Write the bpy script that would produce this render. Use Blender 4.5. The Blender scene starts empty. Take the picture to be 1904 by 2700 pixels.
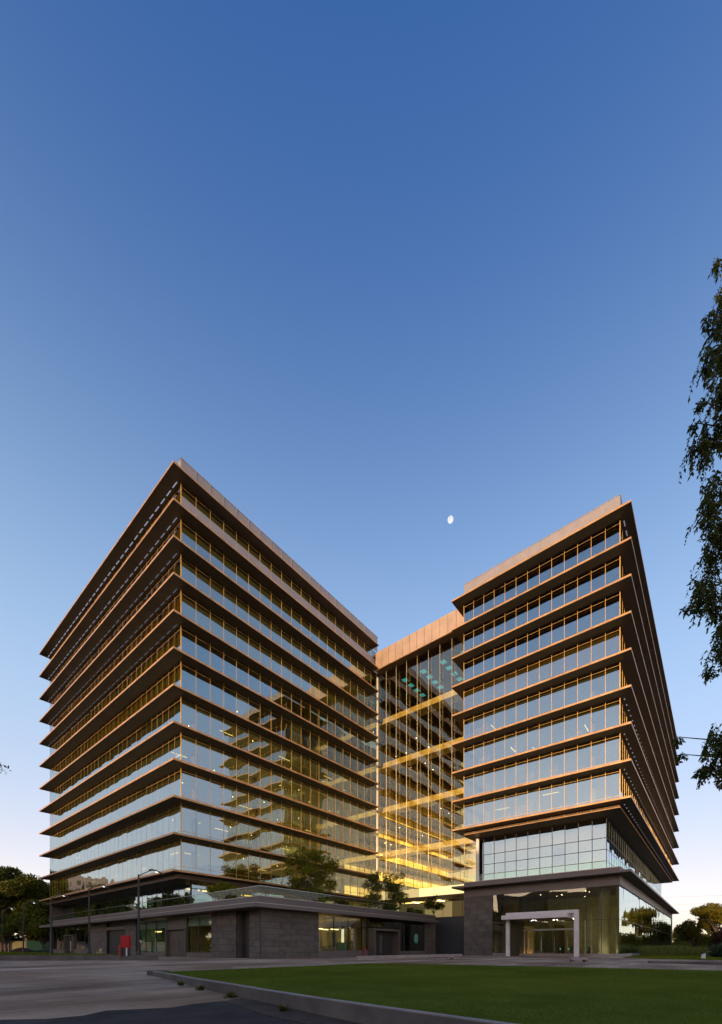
import bpy, math, random
import numpy as np
from mathutils import Vector, Matrix

rng = np.random.default_rng(7)
random.seed(7)
sc = bpy.context.scene
COL = sc.collection

# ---------------------------------------------------------------- camera, sky, sun, exposure
TH = math.radians(39.434)                     # heading of the view from the +X axis
S_, C_ = math.sin(TH), math.cos(TH)
EYE = 0.95
def W(r, d, z=None):                          # sideways / forward metres seen from the tripod -> world
    x, y = S_ * r + C_ * d, -C_ * r + S_ * d
    return (x, y) if z is None else (x, y, z)

cam_d = bpy.data.cameras.new('camera')
cam = bpy.data.objects.new('camera', cam_d); COL.objects.link(cam)
cam.location = (0, 0, EYE)
cam.rotation_euler = (math.radians(90), 0, TH - math.radians(90))
cam_d.sensor_fit = 'VERTICAL'; cam_d.sensor_height = 36.0; cam_d.sensor_width = 36.0
cam_d.lens = 36.0 * 1144.05 / 2700.0
cam_d.shift_y = (2501.0 - 1350.0) / 2700.0
cam_d.clip_start = 0.05; cam_d.clip_end = 20000
sc.camera = cam

SUN_EL = math.radians(4.0)
SUN_AZ = math.atan2(-0.25, -0.968)              # world angle of the sun's direction (from +X, ccw)
sun_vec = Vector((math.cos(SUN_AZ) * math.cos(SUN_EL), math.sin(SUN_AZ) * math.cos(SUN_EL), math.sin(SUN_EL)))

world = bpy.data.worlds.new('World'); sc.world = world; world.use_nodes = True
wn, wl = world.node_tree.nodes, world.node_tree.links
wn.clear()
w_out = wn.new('ShaderNodeOutputWorld'); w_bg = wn.new('ShaderNodeBackground')
sky = wn.new('ShaderNodeTexSky'); sky.sky_type = 'NISHITA'; sky.sun_disc = False
sky.sun_elevation = SUN_EL
sky.sun_rotation = math.radians(90) - SUN_AZ
sky.altitude = 100; sky.air_density = 1.0; sky.dust_density = 1.0; sky.ozone_density = 3.0
SKY_TINT, HAZE_COL, HAZE_S = (0.035, 0.405, 1.06), (2.95, 1.48, 0.06), 0.25
VEIL, GLOW = (0.62, 0.97, 1.04), (10.5, 6.6, 3.0)
# clear dusk air: the clear-sky colour plus a warm haze that thins out with height, the same all round
w_tc = wn.new('ShaderNodeTexCoord'); w_sep = wn.new('ShaderNodeSeparateXYZ'); wl.new(w_tc.outputs['Generated'], w_sep.inputs[0])
def wmath(op, a, b):
    n = wn.new('ShaderNodeMath'); n.operation = op
    for i, v in enumerate((a, b)):
        if isinstance(v, (int, float)): n.inputs[i].default_value = v
        elif v is not None: wl.new(v, n.inputs[i])
    return n.outputs[0]
w_h = wmath('EXPONENT', wmath('MULTIPLY', wmath('MAXIMUM', w_sep.outputs['Z'], 0.0), -1.0 / HAZE_S), None)
w_mul = wn.new('ShaderNodeMixRGB'); w_mul.blend_type = 'MULTIPLY'; w_mul.inputs[0].default_value = 1.0
w_gm = wn.new('ShaderNodeGamma'); w_gm.inputs[1].default_value = 0.4; wl.new(sky.outputs[0], w_gm.inputs[0]); wl.new(w_gm.outputs[0], w_mul.inputs[1]); w_mul.inputs[2].default_value = (*SKY_TINT, 1)
w_vm = wn.new('ShaderNodeVectorMath'); w_vm.operation = 'SCALE'; w_vm.inputs[0].default_value = HAZE_COL; wl.new(w_h, w_vm.inputs['Scale'])
w_add = wn.new('ShaderNodeVectorMath'); w_add.operation = 'ADD'; wl.new(w_mul.outputs[0], w_add.inputs[0]); wl.new(w_vm.outputs[0], w_add.inputs[1])
w_mr = wn.new('ShaderNodeMapRange'); w_mr.interpolation_type = 'SMOOTHSTEP'
w_mr.inputs['From Min'].default_value = 0.97; w_mr.inputs['From Max'].default_value = 0.40; wl.new(w_sep.outputs['Z'], w_mr.inputs['Value'])
w_ve = wn.new('ShaderNodeVectorMath'); w_ve.operation = 'SCALE'; w_ve.inputs[0].default_value = VEIL; wl.new(w_mr.outputs[0], w_ve.inputs['Scale'])
w_ad2 = wn.new('ShaderNodeVectorMath'); w_ad2.operation = 'ADD'; wl.new(w_add.outputs[0], w_ad2.inputs[0]); wl.new(w_ve.outputs[0], w_ad2.inputs[1])
# the afterglow round the place where the sun is going down
w_dot = wn.new('ShaderNodeVectorMath'); w_dot.operation = 'DOT_PRODUCT'; wl.new(w_tc.outputs['Generated'], w_dot.inputs[0])
w_dot.inputs[1].default_value = (math.cos(SUN_AZ), math.sin(SUN_AZ), 0)
w_g = wmath('MULTIPLY', wmath('POWER', wmath('MAXIMUM', w_dot.outputs['Value'], 0.0), 2.5), wmath('EXPONENT', wmath('MULTIPLY', wmath('MAXIMUM', w_sep.outputs['Z'], 0.0), -1.0 / 0.24), None))
w_gv = wn.new('ShaderNodeVectorMath'); w_gv.operation = 'SCALE'; w_gv.inputs[0].default_value = GLOW; wl.new(w_g, w_gv.inputs['Scale'])
w_ad3 = wn.new('ShaderNodeVectorMath'); w_ad3.operation = 'ADD'; wl.new(w_ad2.outputs[0], w_ad3.inputs[0]); wl.new(w_gv.outputs[0], w_ad3.inputs[1])
wl.new(w_ad3.outputs[0], w_bg.inputs[0]); wl.new(w_bg.outputs[0], w_out.inputs[0])
w_bg.inputs[1].default_value = 0.14

sun_d = bpy.data.lights.new('sun', 'SUN'); sun_d.energy = 1.7; sun_d.angle = math.radians(0.6)
sun_d.color = (1.0, 0.70, 0.40)
sun = bpy.data.objects.new('sun', sun_d); COL.objects.link(sun)
sun.rotation_euler = sun_vec.to_track_quat('Z', 'Y').to_euler()
sun.location = (0, 0, 80)

vs = sc.view_settings
vs.view_transform = 'Standard'; vs.look = 'None'; vs.gamma = 1.0; vs.use_curve_mapping = False
vs.exposure = 1.5
cy = sc.cycles
cy.use_denoising = True
cy.max_bounces = 10; cy.diffuse_bounces = 3; cy.glossy_bounces = 5; cy.transmission_bounces = 6
cy.transparent_max_bounces = 24; cy.sample_clamp_indirect = 4.0; cy.caustics_reflective = False; cy.caustics_refractive = False

# ---------------------------------------------------------------- materials
M = {}
def mat(name, base, rough=0.6, metal=0.0, var=0.0, scale=1.0, bump=0.0, bscale=None, spec=0.5, dirt=None, stretch=None):
    m = bpy.data.materials.new(name); m.use_nodes = True
    n, l = m.node_tree.nodes, m.node_tree.links
    b = n['Principled BSDF']
    b.inputs['Base Color'].default_value = (*base, 1); b.inputs['Roughness'].default_value = rough
    b.inputs['Metallic'].default_value = metal; b.inputs['Specular IOR Level'].default_value = spec
    tc = n.new('ShaderNodeTexCoord'); src = tc.outputs['Object']
    if stretch:
        mp = n.new('ShaderNodeMapping'); mp.inputs['Scale'].default_value = stretch
        l.new(src, mp.inputs[0]); src = mp.outputs[0]
    if var:
        t = n.new('ShaderNodeTexNoise'); t.inputs['Scale'].default_value = scale; t.inputs['Detail'].default_value = 6
        t.inputs['Roughness'].default_value = 0.65
        l.new(src, t.inputs['Vector'])
        r = n.new('ShaderNodeValToRGB'); r.color_ramp.elements[0].position = 0.3; r.color_ramp.elements[1].position = 0.7
        lo = [max(0, c * (1 - var)) for c in base]; hi = [min(1, c * (1 + var)) for c in base]
        if dirt: lo = dirt
        r.color_ramp.elements[0].color = (*lo, 1); r.color_ramp.elements[1].color = (*hi, 1)
        l.new(t.outputs[0], r.inputs[0]); l.new(r.outputs[0], b.inputs['Base Color'])
        mr = n.new('ShaderNodeMapRange'); mr.inputs['To Min'].default_value = max(0, rough - 0.1); mr.inputs['To Max'].default_value = min(1, rough + 0.1)
        l.new(t.outputs[0], mr.inputs[0]); l.new(mr.outputs[0], b.inputs['Roughness'])
    if bump:
        t2 = n.new('ShaderNodeTexNoise'); t2.inputs['Scale'].default_value = bscale or scale * 6; t2.inputs['Detail'].default_value = 5
        l.new(src, t2.inputs['Vector'])
        bp = n.new('ShaderNodeBump'); bp.inputs['Strength'].default_value = bump; bp.inputs['Distance'].default_value = 0.02
        l.new(t2.outputs[0], bp.inputs['Height']); l.new(bp.outputs[0], b.inputs['Normal'])
    M[name] = m
    return m

def glass(name, tint, refl, wave=0.02, gtint=(1, 1, 1), wscale=0.45, edge=1.0):
    """thin coated sheet: a mirror share that grows at grazing angles over tinted see-through"""
    m = bpy.data.materials.new(name); m.use_nodes = True
    n, l = m.node_tree.nodes, m.node_tree.links; n.clear()
    o = n.new('ShaderNodeOutputMaterial'); mx = n.new('ShaderNodeMixShader')
    tr = n.new('ShaderNodeBsdfTransparent'); tr.inputs[0].default_value = (*tint, 1)
    gl = n.new('ShaderNodeBsdfGlossy'); gl.inputs['Roughness'].default_value = 0.0; gl.inputs[0].default_value = (*gtint, 1)
    lw = n.new('ShaderNodeLayerWeight'); lw.inputs[0].default_value = 0.5
    pw = n.new('ShaderNodeMath'); pw.operation = 'POWER'; pw.inputs[1].default_value = 3.2
    l.new(lw.outputs['Facing'], pw.inputs[0])
    ma = n.new('ShaderNodeMath'); ma.operation = 'MULTIPLY_ADD'; ma.inputs[1].default_value = (1 - refl) * edge; ma.inputs[2].default_value = refl
    gm = n.new('ShaderNodeMixRGB'); gm.inputs[1].default_value = (*gtint, 1); gm.inputs[2].default_value = (0.84, 0.97, 1.0, 1) if gtint != (1, 1, 1) else (1, 1, 1, 1); l.new(lw.outputs['Facing'], gm.inputs[0]); l.new(gm.outputs[0], gl.inputs[0])
    l.new(pw.outputs[0], ma.inputs[0]); l.new(ma.outputs[0], mx.inputs[0])
    l.new(tr.outputs[0], mx.inputs[1]); l.new(gl.outputs[0], mx.inputs[2]); l.new(mx.outputs[0], o.inputs[0])
    if wave:
        g = n.new('ShaderNodeNewGeometry')
        t = n.new('ShaderNodeTexNoise'); t.inputs['Scale'].default_value = wscale; t.inputs['Detail'].default_value = 0.0
        l.new(g.outputs['Position'], t.inputs['Vector'])
        bp = n.new('ShaderNodeBump'); bp.inputs['Strength'].default_value = 1.0; bp.inputs['Distance'].default_value = wave
        l.new(t.outputs[0], bp.inputs['Height']); l.new(bp.outputs[0], gl.inputs['Normal'])
    M[name] = m
    return m

def emit(name, col, st):
    m = bpy.data.materials.new(name); m.use_nodes = True
    n, l = m.node_tree.nodes, m.node_tree.links; n.clear()
    o = n.new('ShaderNodeOutputMaterial'); e = n.new('ShaderNodeEmission')
    e.inputs[0].default_value = (*col, 1); e.inputs[1].default_value = st
    l.new(e.outputs[0], o.inputs[0]); M[name] = m
    return m

def leafmat(name, cols, trans=0.3, spec=0.12):
    m = bpy.data.materials.new(name); m.use_nodes = True
    n, l = m.node_tree.nodes, m.node_tree.links; n.clear()
    o = n.new('ShaderNodeOutputMaterial'); at = n.new('ShaderNodeAttribute'); at.attribute_name = 'tone'
    r = n.new('ShaderNodeValToRGB')
    r.color_ramp.elements[0].color = (*cols[0], 1); r.color_ramp.elements[1].color = (*cols[-1], 1)
    for i, c in enumerate(cols[1:-1]):
        e = r.color_ramp.elements.new((i + 1) / (len(cols) - 1)); e.color = (*c, 1)
    l.new(at.outputs['Fac'], r.inputs[0])
    d = n.new('ShaderNodeBsdfPrincipled'); d.inputs['Roughness'].default_value = 0.6; d.inputs['Specular IOR Level'].default_value = spec
    t = n.new('ShaderNodeBsdfTranslucent'); mx = n.new('ShaderNodeMixShader'); mx.inputs[0].default_value = trans
    l.new(r.outputs[0], d.inputs['Base Color']); l.new(r.outputs[0], t.inputs[0])
    l.new(d.outputs[0], mx.inputs[1]); l.new(t.outputs[0], mx.inputs[2]); l.new(mx.outputs[0], o.inputs[0])
    M[name] = m
    return m

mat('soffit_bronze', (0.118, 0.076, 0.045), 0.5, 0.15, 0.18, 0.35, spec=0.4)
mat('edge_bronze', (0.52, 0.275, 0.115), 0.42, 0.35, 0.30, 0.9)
mat('mullion_bronze', (0.74, 0.43, 0.13), 0.42, 0.4)
mat('rod_gold', (0.85, 0.68, 0.36), 0.35, 0.6)
mat('mullion_dark', (0.05, 0.05, 0.052), 0.4, 0.4)
mat('parapet_mesh', (0.33, 0.28, 0.27), 0.55, 0.4, 0.1, 0.6)
mat('copper_panel', (0.52, 0.345, 0.235), 0.5, 0.4, 0.14, 0.5)
mat('gallery_paint', (0.78, 0.60, 0.26), 0.7, 0.0, 0.12, 0.4)
mat('gold_panel', (0.96, 0.84, 0.58), 0.34, 0.5, 0.2, 0.7)
mat('grey_metal', (0.150, 0.118, 0.110), 0.5, 0.25, 0.15, 0.4)
mat('cap_metal', (0.42, 0.34, 0.31), 0.4, 0.5, 0.1, 0.5)
mat('stone_slab', (0.122, 0.102, 0.088), 0.62, 0.0, 0.30, 1.1, 0.25, 18, spec=0.2)
mat('stone_slab_b', (0.113, 0.094, 0.082), 0.62, 0.0, 0.30, 1.3, 0.25, 18, spec=0.2)
mat('stone_slab_c', (0.132, 0.109, 0.094), 0.62, 0.0, 0.30, 0.9, 0.25, 18, spec=0.2)
mat('stone_joint', (0.02, 0.02, 0.02), 0.9)
mat('portal_stone', (0.64, 0.58, 0.56), 0.5, 0.0, 0.12, 0.9)
mat('dark_door', (0.030, 0.026, 0.022), 0.5, 0.0, 0.2, 1.0)
mat('brown_door', (0.085, 0.060, 0.045), 0.5, 0.0, 0.2, 1.0)
mat('door_frame', (0.14, 0.12, 0.10), 0.45, 0.4, 0.1, 1.0)
mat('concrete_column', (0.55, 0.54, 0.42), 0.7, 0.0, 0.22, 1.2, 0.1, 14)
mat('white_column', (0.75, 0.72, 0.68), 0.5, 0.0, 0.05, 1.0)
mat('ceiling_paint', (0.45, 0.40, 0.27), 0.8)
mat('floor_carpet', (0.14, 0.13, 0.11), 0.9)
mat('core_wall', (0.34, 0.29, 0.19), 0.7, 0.0, 0.35, 0.25)
mat('olive_blind', (0.62, 0.58, 0.07), 0.8, 0.0, 0.12, 0.5)
mat('tan_blind', (0.68, 0.46, 0.12), 0.8, 0.0, 0.12, 0.5)
mat('brown_blind', (0.48, 0.32, 0.09), 0.8, 0.0, 0.12, 0.5)
mat('grey_blind', (0.30, 0.30, 0.27), 0.8, 0.0, 0.08, 0.5)
mat('furniture', (0.62, 0.60, 0.54), 0.6, 0.0, 0.1, 1.0)
mat('cafe_white', (0.70, 0.72, 0.70), 0.5)
mat('teal_wall', (0.20, 0.42, 0.40), 0.6)
mat('warm_wall', (0.45, 0.32, 0.14), 0.6, 0.0, 0.15, 0.8)
mat('concrete', (0.150, 0.118, 0.098), 0.85, 0.0, 0.35, 0.6, 0.35, 12, dirt=(0.065, 0.050, 0.042))
mat('concrete_pale', (0.32, 0.26, 0.235), 0.8, 0.0, 0.25, 0.8, 0.25, 14)
mat('lamp_paint', (0.018, 0.018, 0.020), 0.45)
mat('red_paint', (0.45, 0.012, 0.012), 0.4, 0.0, 0.1, 2.0)
mat('cream_plastic', (0.55, 0.42, 0.22), 0.45)
mat('bark', (0.075, 0.055, 0.040), 0.9, 0.0, 0.4, 2.0, 0.6, 12)
mat('soil', (0.060, 0.035, 0.022), 0.95, 0.0, 0.45, 2.2, 0.6, 16)
mat('wall_plaster', (0.26, 0.24, 0.22), 0.85, 0.0, 0.3, 0.5)
mat('wall_yellow', (0.46, 0.40, 0.22), 0.8, 0.0, 0.1, 0.5)
mat('wall_rust', (0.22, 0.13, 0.08), 0.8, 0.0, 0.3, 0.8)
mat('green_tarp', (0.035, 0.11, 0.085), 0.7, 0.0, 0.2, 0.6)
mat('pink_facade', (0.42, 0.30, 0.27), 0.8, 0.0, 0.1, 0.2)
mat('block_facade', (0.16, 0.125, 0.105), 0.8, 0.0, 0.2, 0.1)
mat('screen_cloth', (0.26, 0.25, 0.31), 0.8, 0.0, 0.12, 0.5)
mat('white_stone', (0.60, 0.57, 0.52), 0.7, 0.0, 0.15, 2.0, 0.3, 8)
mat('steel', (0.45, 0.45, 0.45), 0.3, 0.9)
mat('wire', (0.05, 0.05, 0.05), 0.6)
glass('facade_glass', (0.84, 0.76, 0.44), 0.36, 0.014, gtint=(0.50, 0.70, 0.96))
glass('gallery_glass', (0.97, 0.90, 0.70), 0.05, 0.010)
glass('atrium_glass', (0.97, 0.89, 0.66), 0.12, 0.02)
glass('lobby_glass', (0.80, 0.79, 0.66), 0.11, 0.012)
glass('shop_glass', (0.80, 0.86, 0.80), 0.08, 0.010)
glass('rail_glass', (0.88, 0.96, 0.92), 0.025, 0.0, edge=0.08)
glass('teal_glass', (0.35, 0.95, 0.95), 0.04, 0.0)
emit('office_light', (1.0, 0.86, 0.60), 1.3)
emit('warm_light', (1.0, 0.66, 0.25), 3.0)
emit('cove_light', (1.0, 0.74, 0.16), 1.4)
emit('soffit_glow', (0.72, 0.72, 0.95), 0.10)
for i_, st_ in enumerate((0.14, 0.085, 0.05, 0.04, 0.035)): emit('soffit_glow_%d' % i_, (0.72, 0.72, 0.95), st_)
emit('street_light', (1.0, 0.93, 0.82), 0.55)
emit('down_light', (1.0, 0.92, 0.78), 5.0)
for i_, st_ in enumerate((0.035, 0.11, 0.28, 0.52, 0.78, 1.0)): emit('glow_panel_%d' % i_, (1.0, 0.70 + 0.02 * i_, 0.27 + 0.02 * i_), st_)  # self-glow standing in for sunset light in the atrium
for i_, st_ in enumerate((0.045, 0.055, 0.075)): emit('ceiling_fill_%d' % i_, (1.0, 0.82, 0.42), st_)  # added fill: whole office ceilings glow to brighten the interiors
emit('lobby_fill', (1.0, 0.88, 0.62), 7.0)  # added fill for the strips hidden on the lobby floor
emit('green_light', (0.2, 1.0, 0.6), 0.8)
emit('emblem_light', (0.30, 0.75, 0.60), 0.06)
mm = emit('moon_glow', (1.0, 0.98, 0.96), 0.36)
n_, l_ = mm.node_tree.nodes, mm.node_tree.links
tx = n_.new('ShaderNodeTexNoise'); tx.inputs['Scale'].default_value = 1.6; tc_ = n_.new('ShaderNodeTexCoord'); l_.new(tc_.outputs['Object'], tx.inputs['Vector'])
rp = n_.new('ShaderNodeValToRGB'); rp.color_ramp.elements[0].position = 0.40; rp.color_ramp.elements[0].color = (0.70, 0.72, 0.78, 1); rp.color_ramp.elements[1].position = 0.56
l_.new(tx.outputs[0], rp.inputs[0]); l_.new(rp.outputs[0], n_['Emission'].inputs[0])
leafmat('leaf_dark', [(0.052, 0.060, 0.010), (0.090, 0.100, 0.016), (0.150, 0.140, 0.022)], 0.4)
leafmat('leaf_mid', [(0.065, 0.080, 0.010), (0.115, 0.135, 0.018), (0.190, 0.180, 0.026)], 0.4)
leafmat('leaf_terrace', [(0.110, 0.120, 0.008), (0.200, 0.200, 0.014), (0.320, 0.280, 0.022)], 0.5)
leafmat('leaf_near', [(0.028, 0.042, 0.010), (0.055, 0.074, 0.014), (0.110, 0.125, 0.022)], 0.45)
leafmat('leaf_gold', [(0.090, 0.085, 0.012), (0.190, 0.160, 0.018), (0.320, 0.240, 0.026)], 0.4)
leafmat('leaf_purple', [(0.030, 0.010, 0.014), (0.060, 0.018, 0.024), (0.120, 0.030, 0.040)])
leafmat('leaf_agave', [(0.030, 0.055, 0.030), (0.050, 0.085, 0.045), (0.080, 0.110, 0.060)], 0.1)
leafmat('grass_blade', [(0.095, 0.122, 0.012), (0.130, 0.156, 0.016), (0.185, 0.190, 0.024)], 0.3, 0.0)
leafmat('reed_blade', [(0.085, 0.115, 0.020), (0.150, 0.175, 0.036), (0.240, 0.235, 0.075)], 0.35)

# ---------------------------------------------------------------- mesh helpers
BF = ((0, 3, 2, 1), (4, 5, 6, 7), (0, 1, 5, 4), (1, 2, 6, 5), (2, 3, 7, 6), (3, 0, 4, 7))
class MB:
    def __init__(s): s.v, s.f, s.mi = [], [], []
    def box(s, x0, y0, z0, x1, y1, z1, mi=0):
        x0, x1 = min(x0, x1), max(x0, x1); y0, y1 = min(y0, y1), max(y0, y1); z0, z1 = min(z0, z1), max(z0, z1)
        k = len(s.v)
        s.v += [(x0, y0, z0), (x1, y0, z0), (x1, y1, z0), (x0, y1, z0), (x0, y0, z1), (x1, y0, z1), (x1, y1, z1), (x0, y1, z1)]
        s.f += [tuple(k + i for i in q) for q in BF]; s.mi += [mi] * 6
        return s
    def prism(s, pts, z0, z1, mi=0):
        k, n = len(s.v), len(pts)
        zz0 = z0 if hasattr(z0, '__len__') else [z0] * n
        zz1 = z1 if hasattr(z1, '__len__') else [z1] * n
        s.v += [(p[0], p[1], a) for p, a in zip(pts, zz0)] + [(p[0], p[1], a) for p, a in zip(pts, zz1)]
        s.f += [tuple(k + n + i for i in range(n)), tuple(k + n - 1 - i for i in range(n))]
        s.f += [(k + i, k + (i + 1) % n, k + n + (i + 1) % n, k + n + i) for i in range(n)]
        s.mi += [mi] * (n + 2)
        return s
    def tube(s, pts, rad, n=8, mi=0, cap=True):
        pts = [Vector(p) for p in pts]; m = len(pts)
        rad = rad if hasattr(rad, '__len__') else [rad] * m
        k = len(s.v); up = Vector((0.31, 0.17, 0.93))
        for i, p in enumerate(pts):
            t = (pts[min(i + 1, m - 1)] - pts[max(i - 1, 0)]).normalized()
            a = t.cross(up if abs(t.dot(up)) < 0.95 else Vector((1, 0, 0))).normalized(); b = t.cross(a)
            for j in range(n):
                q = 2 * math.pi * j / n
                s.v.append(tuple(p + (a * math.cos(q) + b * math.sin(q)) * rad[i]))
        for i in range(m - 1):
            for j in range(n):
                s.f.append((k + i * n + j, k + i * n + (j + 1) % n, k + (i + 1) * n + (j + 1) % n, k + (i + 1) * n + j)); s.mi.append(mi)
        if cap:
            s.f += [tuple(k + n - 1 - j for j in range(n)), tuple(k + (m - 1) * n + j for j in range(n))]; s.mi += [mi, mi]
        return s
    def lathe(s, x, y, prof, n=12, mi=0):
        k = len(s.v); m = len(prof)
        for r, z in prof:
            for j in range(n):
                q = 2 * math.pi * j / n; s.v.append((x + r * math.cos(q), y + r * math.sin(q), z))
        for i in range(m - 1):
            for j in range(n):
                s.f.append((k + i * n + j, k + i * n + (j + 1) % n, k + (i + 1) * n + (j + 1) % n, k + (i + 1) * n + j)); s.mi.append(mi)
        s.f += [tuple(k + n - 1 - j for j in range(n)), tuple(k + (m - 1) * n + j for j in range(n))]; s.mi += [mi, mi]
        return s
    def mesh(s, name, *mats, smooth=False):
        me = bpy.data.meshes.new(name); me.from_pydata(s.v, [], s.f)
        for m in mats: me.materials.append(M[m])
        if len(mats) > 1: me.polygons.foreach_set('material_index', s.mi)
        if smooth: me.polygons.foreach_set('use_smooth', [True] * len(me.polygons))
        me.update()
        return me

def obj(name, me, parent=None, loc=None, kind=None, label=None, cat=None, group=None, rot=None, scale=None):
    o = bpy.data.objects.new(name, me); COL.objects.link(o)
    if parent is not None:
        o.parent = parent; o.matrix_parent_inverse = Matrix.Translation(-Vector(parent.get('base_at', (0, 0, 0))))
    if loc is not None: o.location = loc
    if rot is not None: o.rotation_euler = rot
    if scale is not None: o.scale = scale
    if kind: o['kind'] = kind
    if label: o['label'] = label
    if cat: o['category'] = cat
    if group: o['group'] = group
    return o

def thing(name, label, cat, loc=(0, 0, 0), group=None):
    o = bpy.data.objects.new(name, None); COL.objects.link(o)
    o.location = loc; o['base_at'] = tuple(float(c) for c in loc); o['label'] = label; o['category'] = cat
    o.empty_display_size = 0.5
    if group: o['group'] = group
    return o

def copy_thing(root, delta, label=None):
    """a copy of a thing moved by delta, with copies of its parts and sub-parts"""
    r = root.copy(); COL.objects.link(r); r.location = Vector(root.location) + Vector(delta)
    if label: r['label'] = label
    def rec(a, b):
        for ch in a.children:
            c = ch.copy(); COL.objects.link(c); c.parent = b; c.matrix_parent_inverse = ch.matrix_parent_inverse.copy()
            rec(ch, c)
    rec(root, r)
    return r

def leaf_mesh(name, pos, size, mat_name, aspect=0.45, up=0.3, tone=None, dirs=None, sizes=None):
    """one small folded leaf (2 triangles) at every position"""
    n = len(pos)
    d = rng.normal(size=(n, 3)) if dirs is None else dirs + rng.normal(size=(n, 3)) * 0.35
    d /= np.linalg.norm(d, axis=1)[:, None] + 1e-9
    q = rng.normal(size=(n, 3)); q[:, 2] += up
    w = np.cross(d, q); w /= np.linalg.norm(w, axis=1)[:, None] + 1e-9
    sz = (size * rng.uniform(0.6, 1.3, n) if sizes is None else sizes)[:, None]
    a = pos; b = pos + d * sz
    mid = pos + d * sz * 0.45
    v = np.empty((n, 4, 3)); v[:, 0] = a; v[:, 1] = mid + w * sz * aspect * 0.5; v[:, 2] = b; v[:, 3] = mid - w * sz * aspect * 0.5
    me = bpy.data.meshes.new(name)
    me.vertices.add(n * 4); me.vertices.foreach_set('co', v.reshape(-1).astype(np.float32))
    me.loops.add(n * 4); me.loops.foreach_set('vertex_index', np.arange(n * 4, dtype=np.int32))
    me.polygons.add(n); me.polygons.foreach_set('loop_start', np.arange(0, n * 4, 4, dtype=np.int32))
    at = me.attributes.new('tone', 'FLOAT', 'FACE')
    at.data.foreach_set('value', (rng.uniform(0, 1, n) if tone is None else tone).astype(np.float32))
    me.materials.append(M[mat_name]); me.update(); me.validate()
    return me

CAMV = Vector((0, 0, EYE))
def shown(x, y, z, w, h, n):
    """rough size in the picture of a pane at (x,y,z), width w, height h, facing n"""
    v = Vector((x, y, z)) - CAMV; d = v.length
    return max(0.0, -(n[0] * v.x + n[1] * v.y) / d) * w * h / (d * d)

# ---------------------------------------------------------------- levels of the towers
def Z(k): return 53.32 - 4.0 * k              # underside of sunshade slab k (0 = roof of the near tower)
TS = 0.22                                     # slab thickness
XL, YN, YF, XE = 23.25, 45.27, 93.33, 59.89   # near tower slabs
GX, GY = 24.85, 46.67                         # near tower glass planes
XR, YR, YRL, XRE = 54.81, 7.24, 28.72, 130.2  # far-right tower slabs
HX, HY, HYL = 56.41, 8.52, 27.62              # its glass planes
AX = 61.45                                    # atrium glass plane

PANES = {}
def pane_mesh(face, w, h, mname, t=0.024):
    key = (face, round(w, 3), round(h, 3), mname)
    if key not in PANES:
        b = MB()
        if face == 'x': b.box(-t / 2, -w / 2, -h / 2, t / 2, w / 2, h / 2)
        else: b.box(-w / 2, -t / 2, -h / 2, w / 2, t / 2, h / 2)
        PANES[key] = b.mesh('window_pane', mname)
    return PANES[key]

def glaze(parent, specs, mname, limit=300, jit=0.0045):
    """specs: (face, cx, cy, cz, w, h); the largest in the picture become parts, the rest one part"""
    nrm = {'x': (-1, 0), 'y': (0, -1), 'Y': (0, 1), 'X': (1, 0)}
    specs = sorted(specs, key=lambda q: -shown(q[1], q[2], q[3], q[4], q[5], nrm[q[0]]))
    rest = MB()
    for i, (f, x, y, z, w, h) in enumerate(specs):
        rx, rz = rng.normal(0, jit), rng.normal(0, jit)
        if i < limit and f in 'xy':
            obj('window_pane', pane_mesh(f, w, h, mname), parent, (x, y, z),
                rot=(rx, 0, rz) if f == 'y' else (0, rx, rz))
        else:
            t = 0.012; k = len(rest.v)
            if f in 'xX': rest.box(x - t, y - w / 2, z - h / 2, x + t, y + w / 2, z + h / 2)
            else: rest.box(x - w / 2, y - t, z - h / 2, x + w / 2, y + t, z + h / 2)
            for j in range(k, k + 8):
                vx, vy, vz = rest.v[j]
                if f in 'xX': rest.v[j] = (vx + (vy - y) * rz + (vz - z) * rx, vy, vz)
                else: rest.v[j] = (vx, vy + (vx - x) * rz + (vz - z) * rx, vz)
    if rest.v: obj('distant_glazing', rest.mesh('distant_glazing', mname), parent, kind='stuff')

def edges(a, b, pitch):
    n = max(1, round(abs(b - a) / pitch)); return [a + (b - a) * i / n for i in range(n + 1)]

# ---------------------------------------------------------------- ground
def gz(x, y):
    """the forecourt falls gently towards the road in front of the tripod"""
    t = min(1.0, max(0.0, (x - 8.0) / 20.0))
    return (1 - t) * min(0.0, -0.45 + 0.013 * max(0.0, y))
def sheet(name, x0, x1, y0, y1, step, mname, dz=0.0):
    nx, ny = max(1, int((x1 - x0) / step)), max(1, int((y1 - y0) / step))
    v = [(x0 + (x1 - x0) * i / nx, y0 + (y1 - y0) * j / ny, 0) for j in range(ny + 1) for i in range(nx + 1)]
    v = [(a, b, gz(a, b) + dz) for a, b, _ in v]
    f = [(j * (nx + 1) + i, j * (nx + 1) + i + 1, (j + 1) * (nx + 1) + i + 1, (j + 1) * (nx + 1) + i) for j in range(ny) for i in range(nx)]
    me = bpy.data.meshes.new(name); me.from_pydata(v, [], f); me.materials.append(M[mname]); me.update()
    return obj(name, me, kind='structure')

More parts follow.
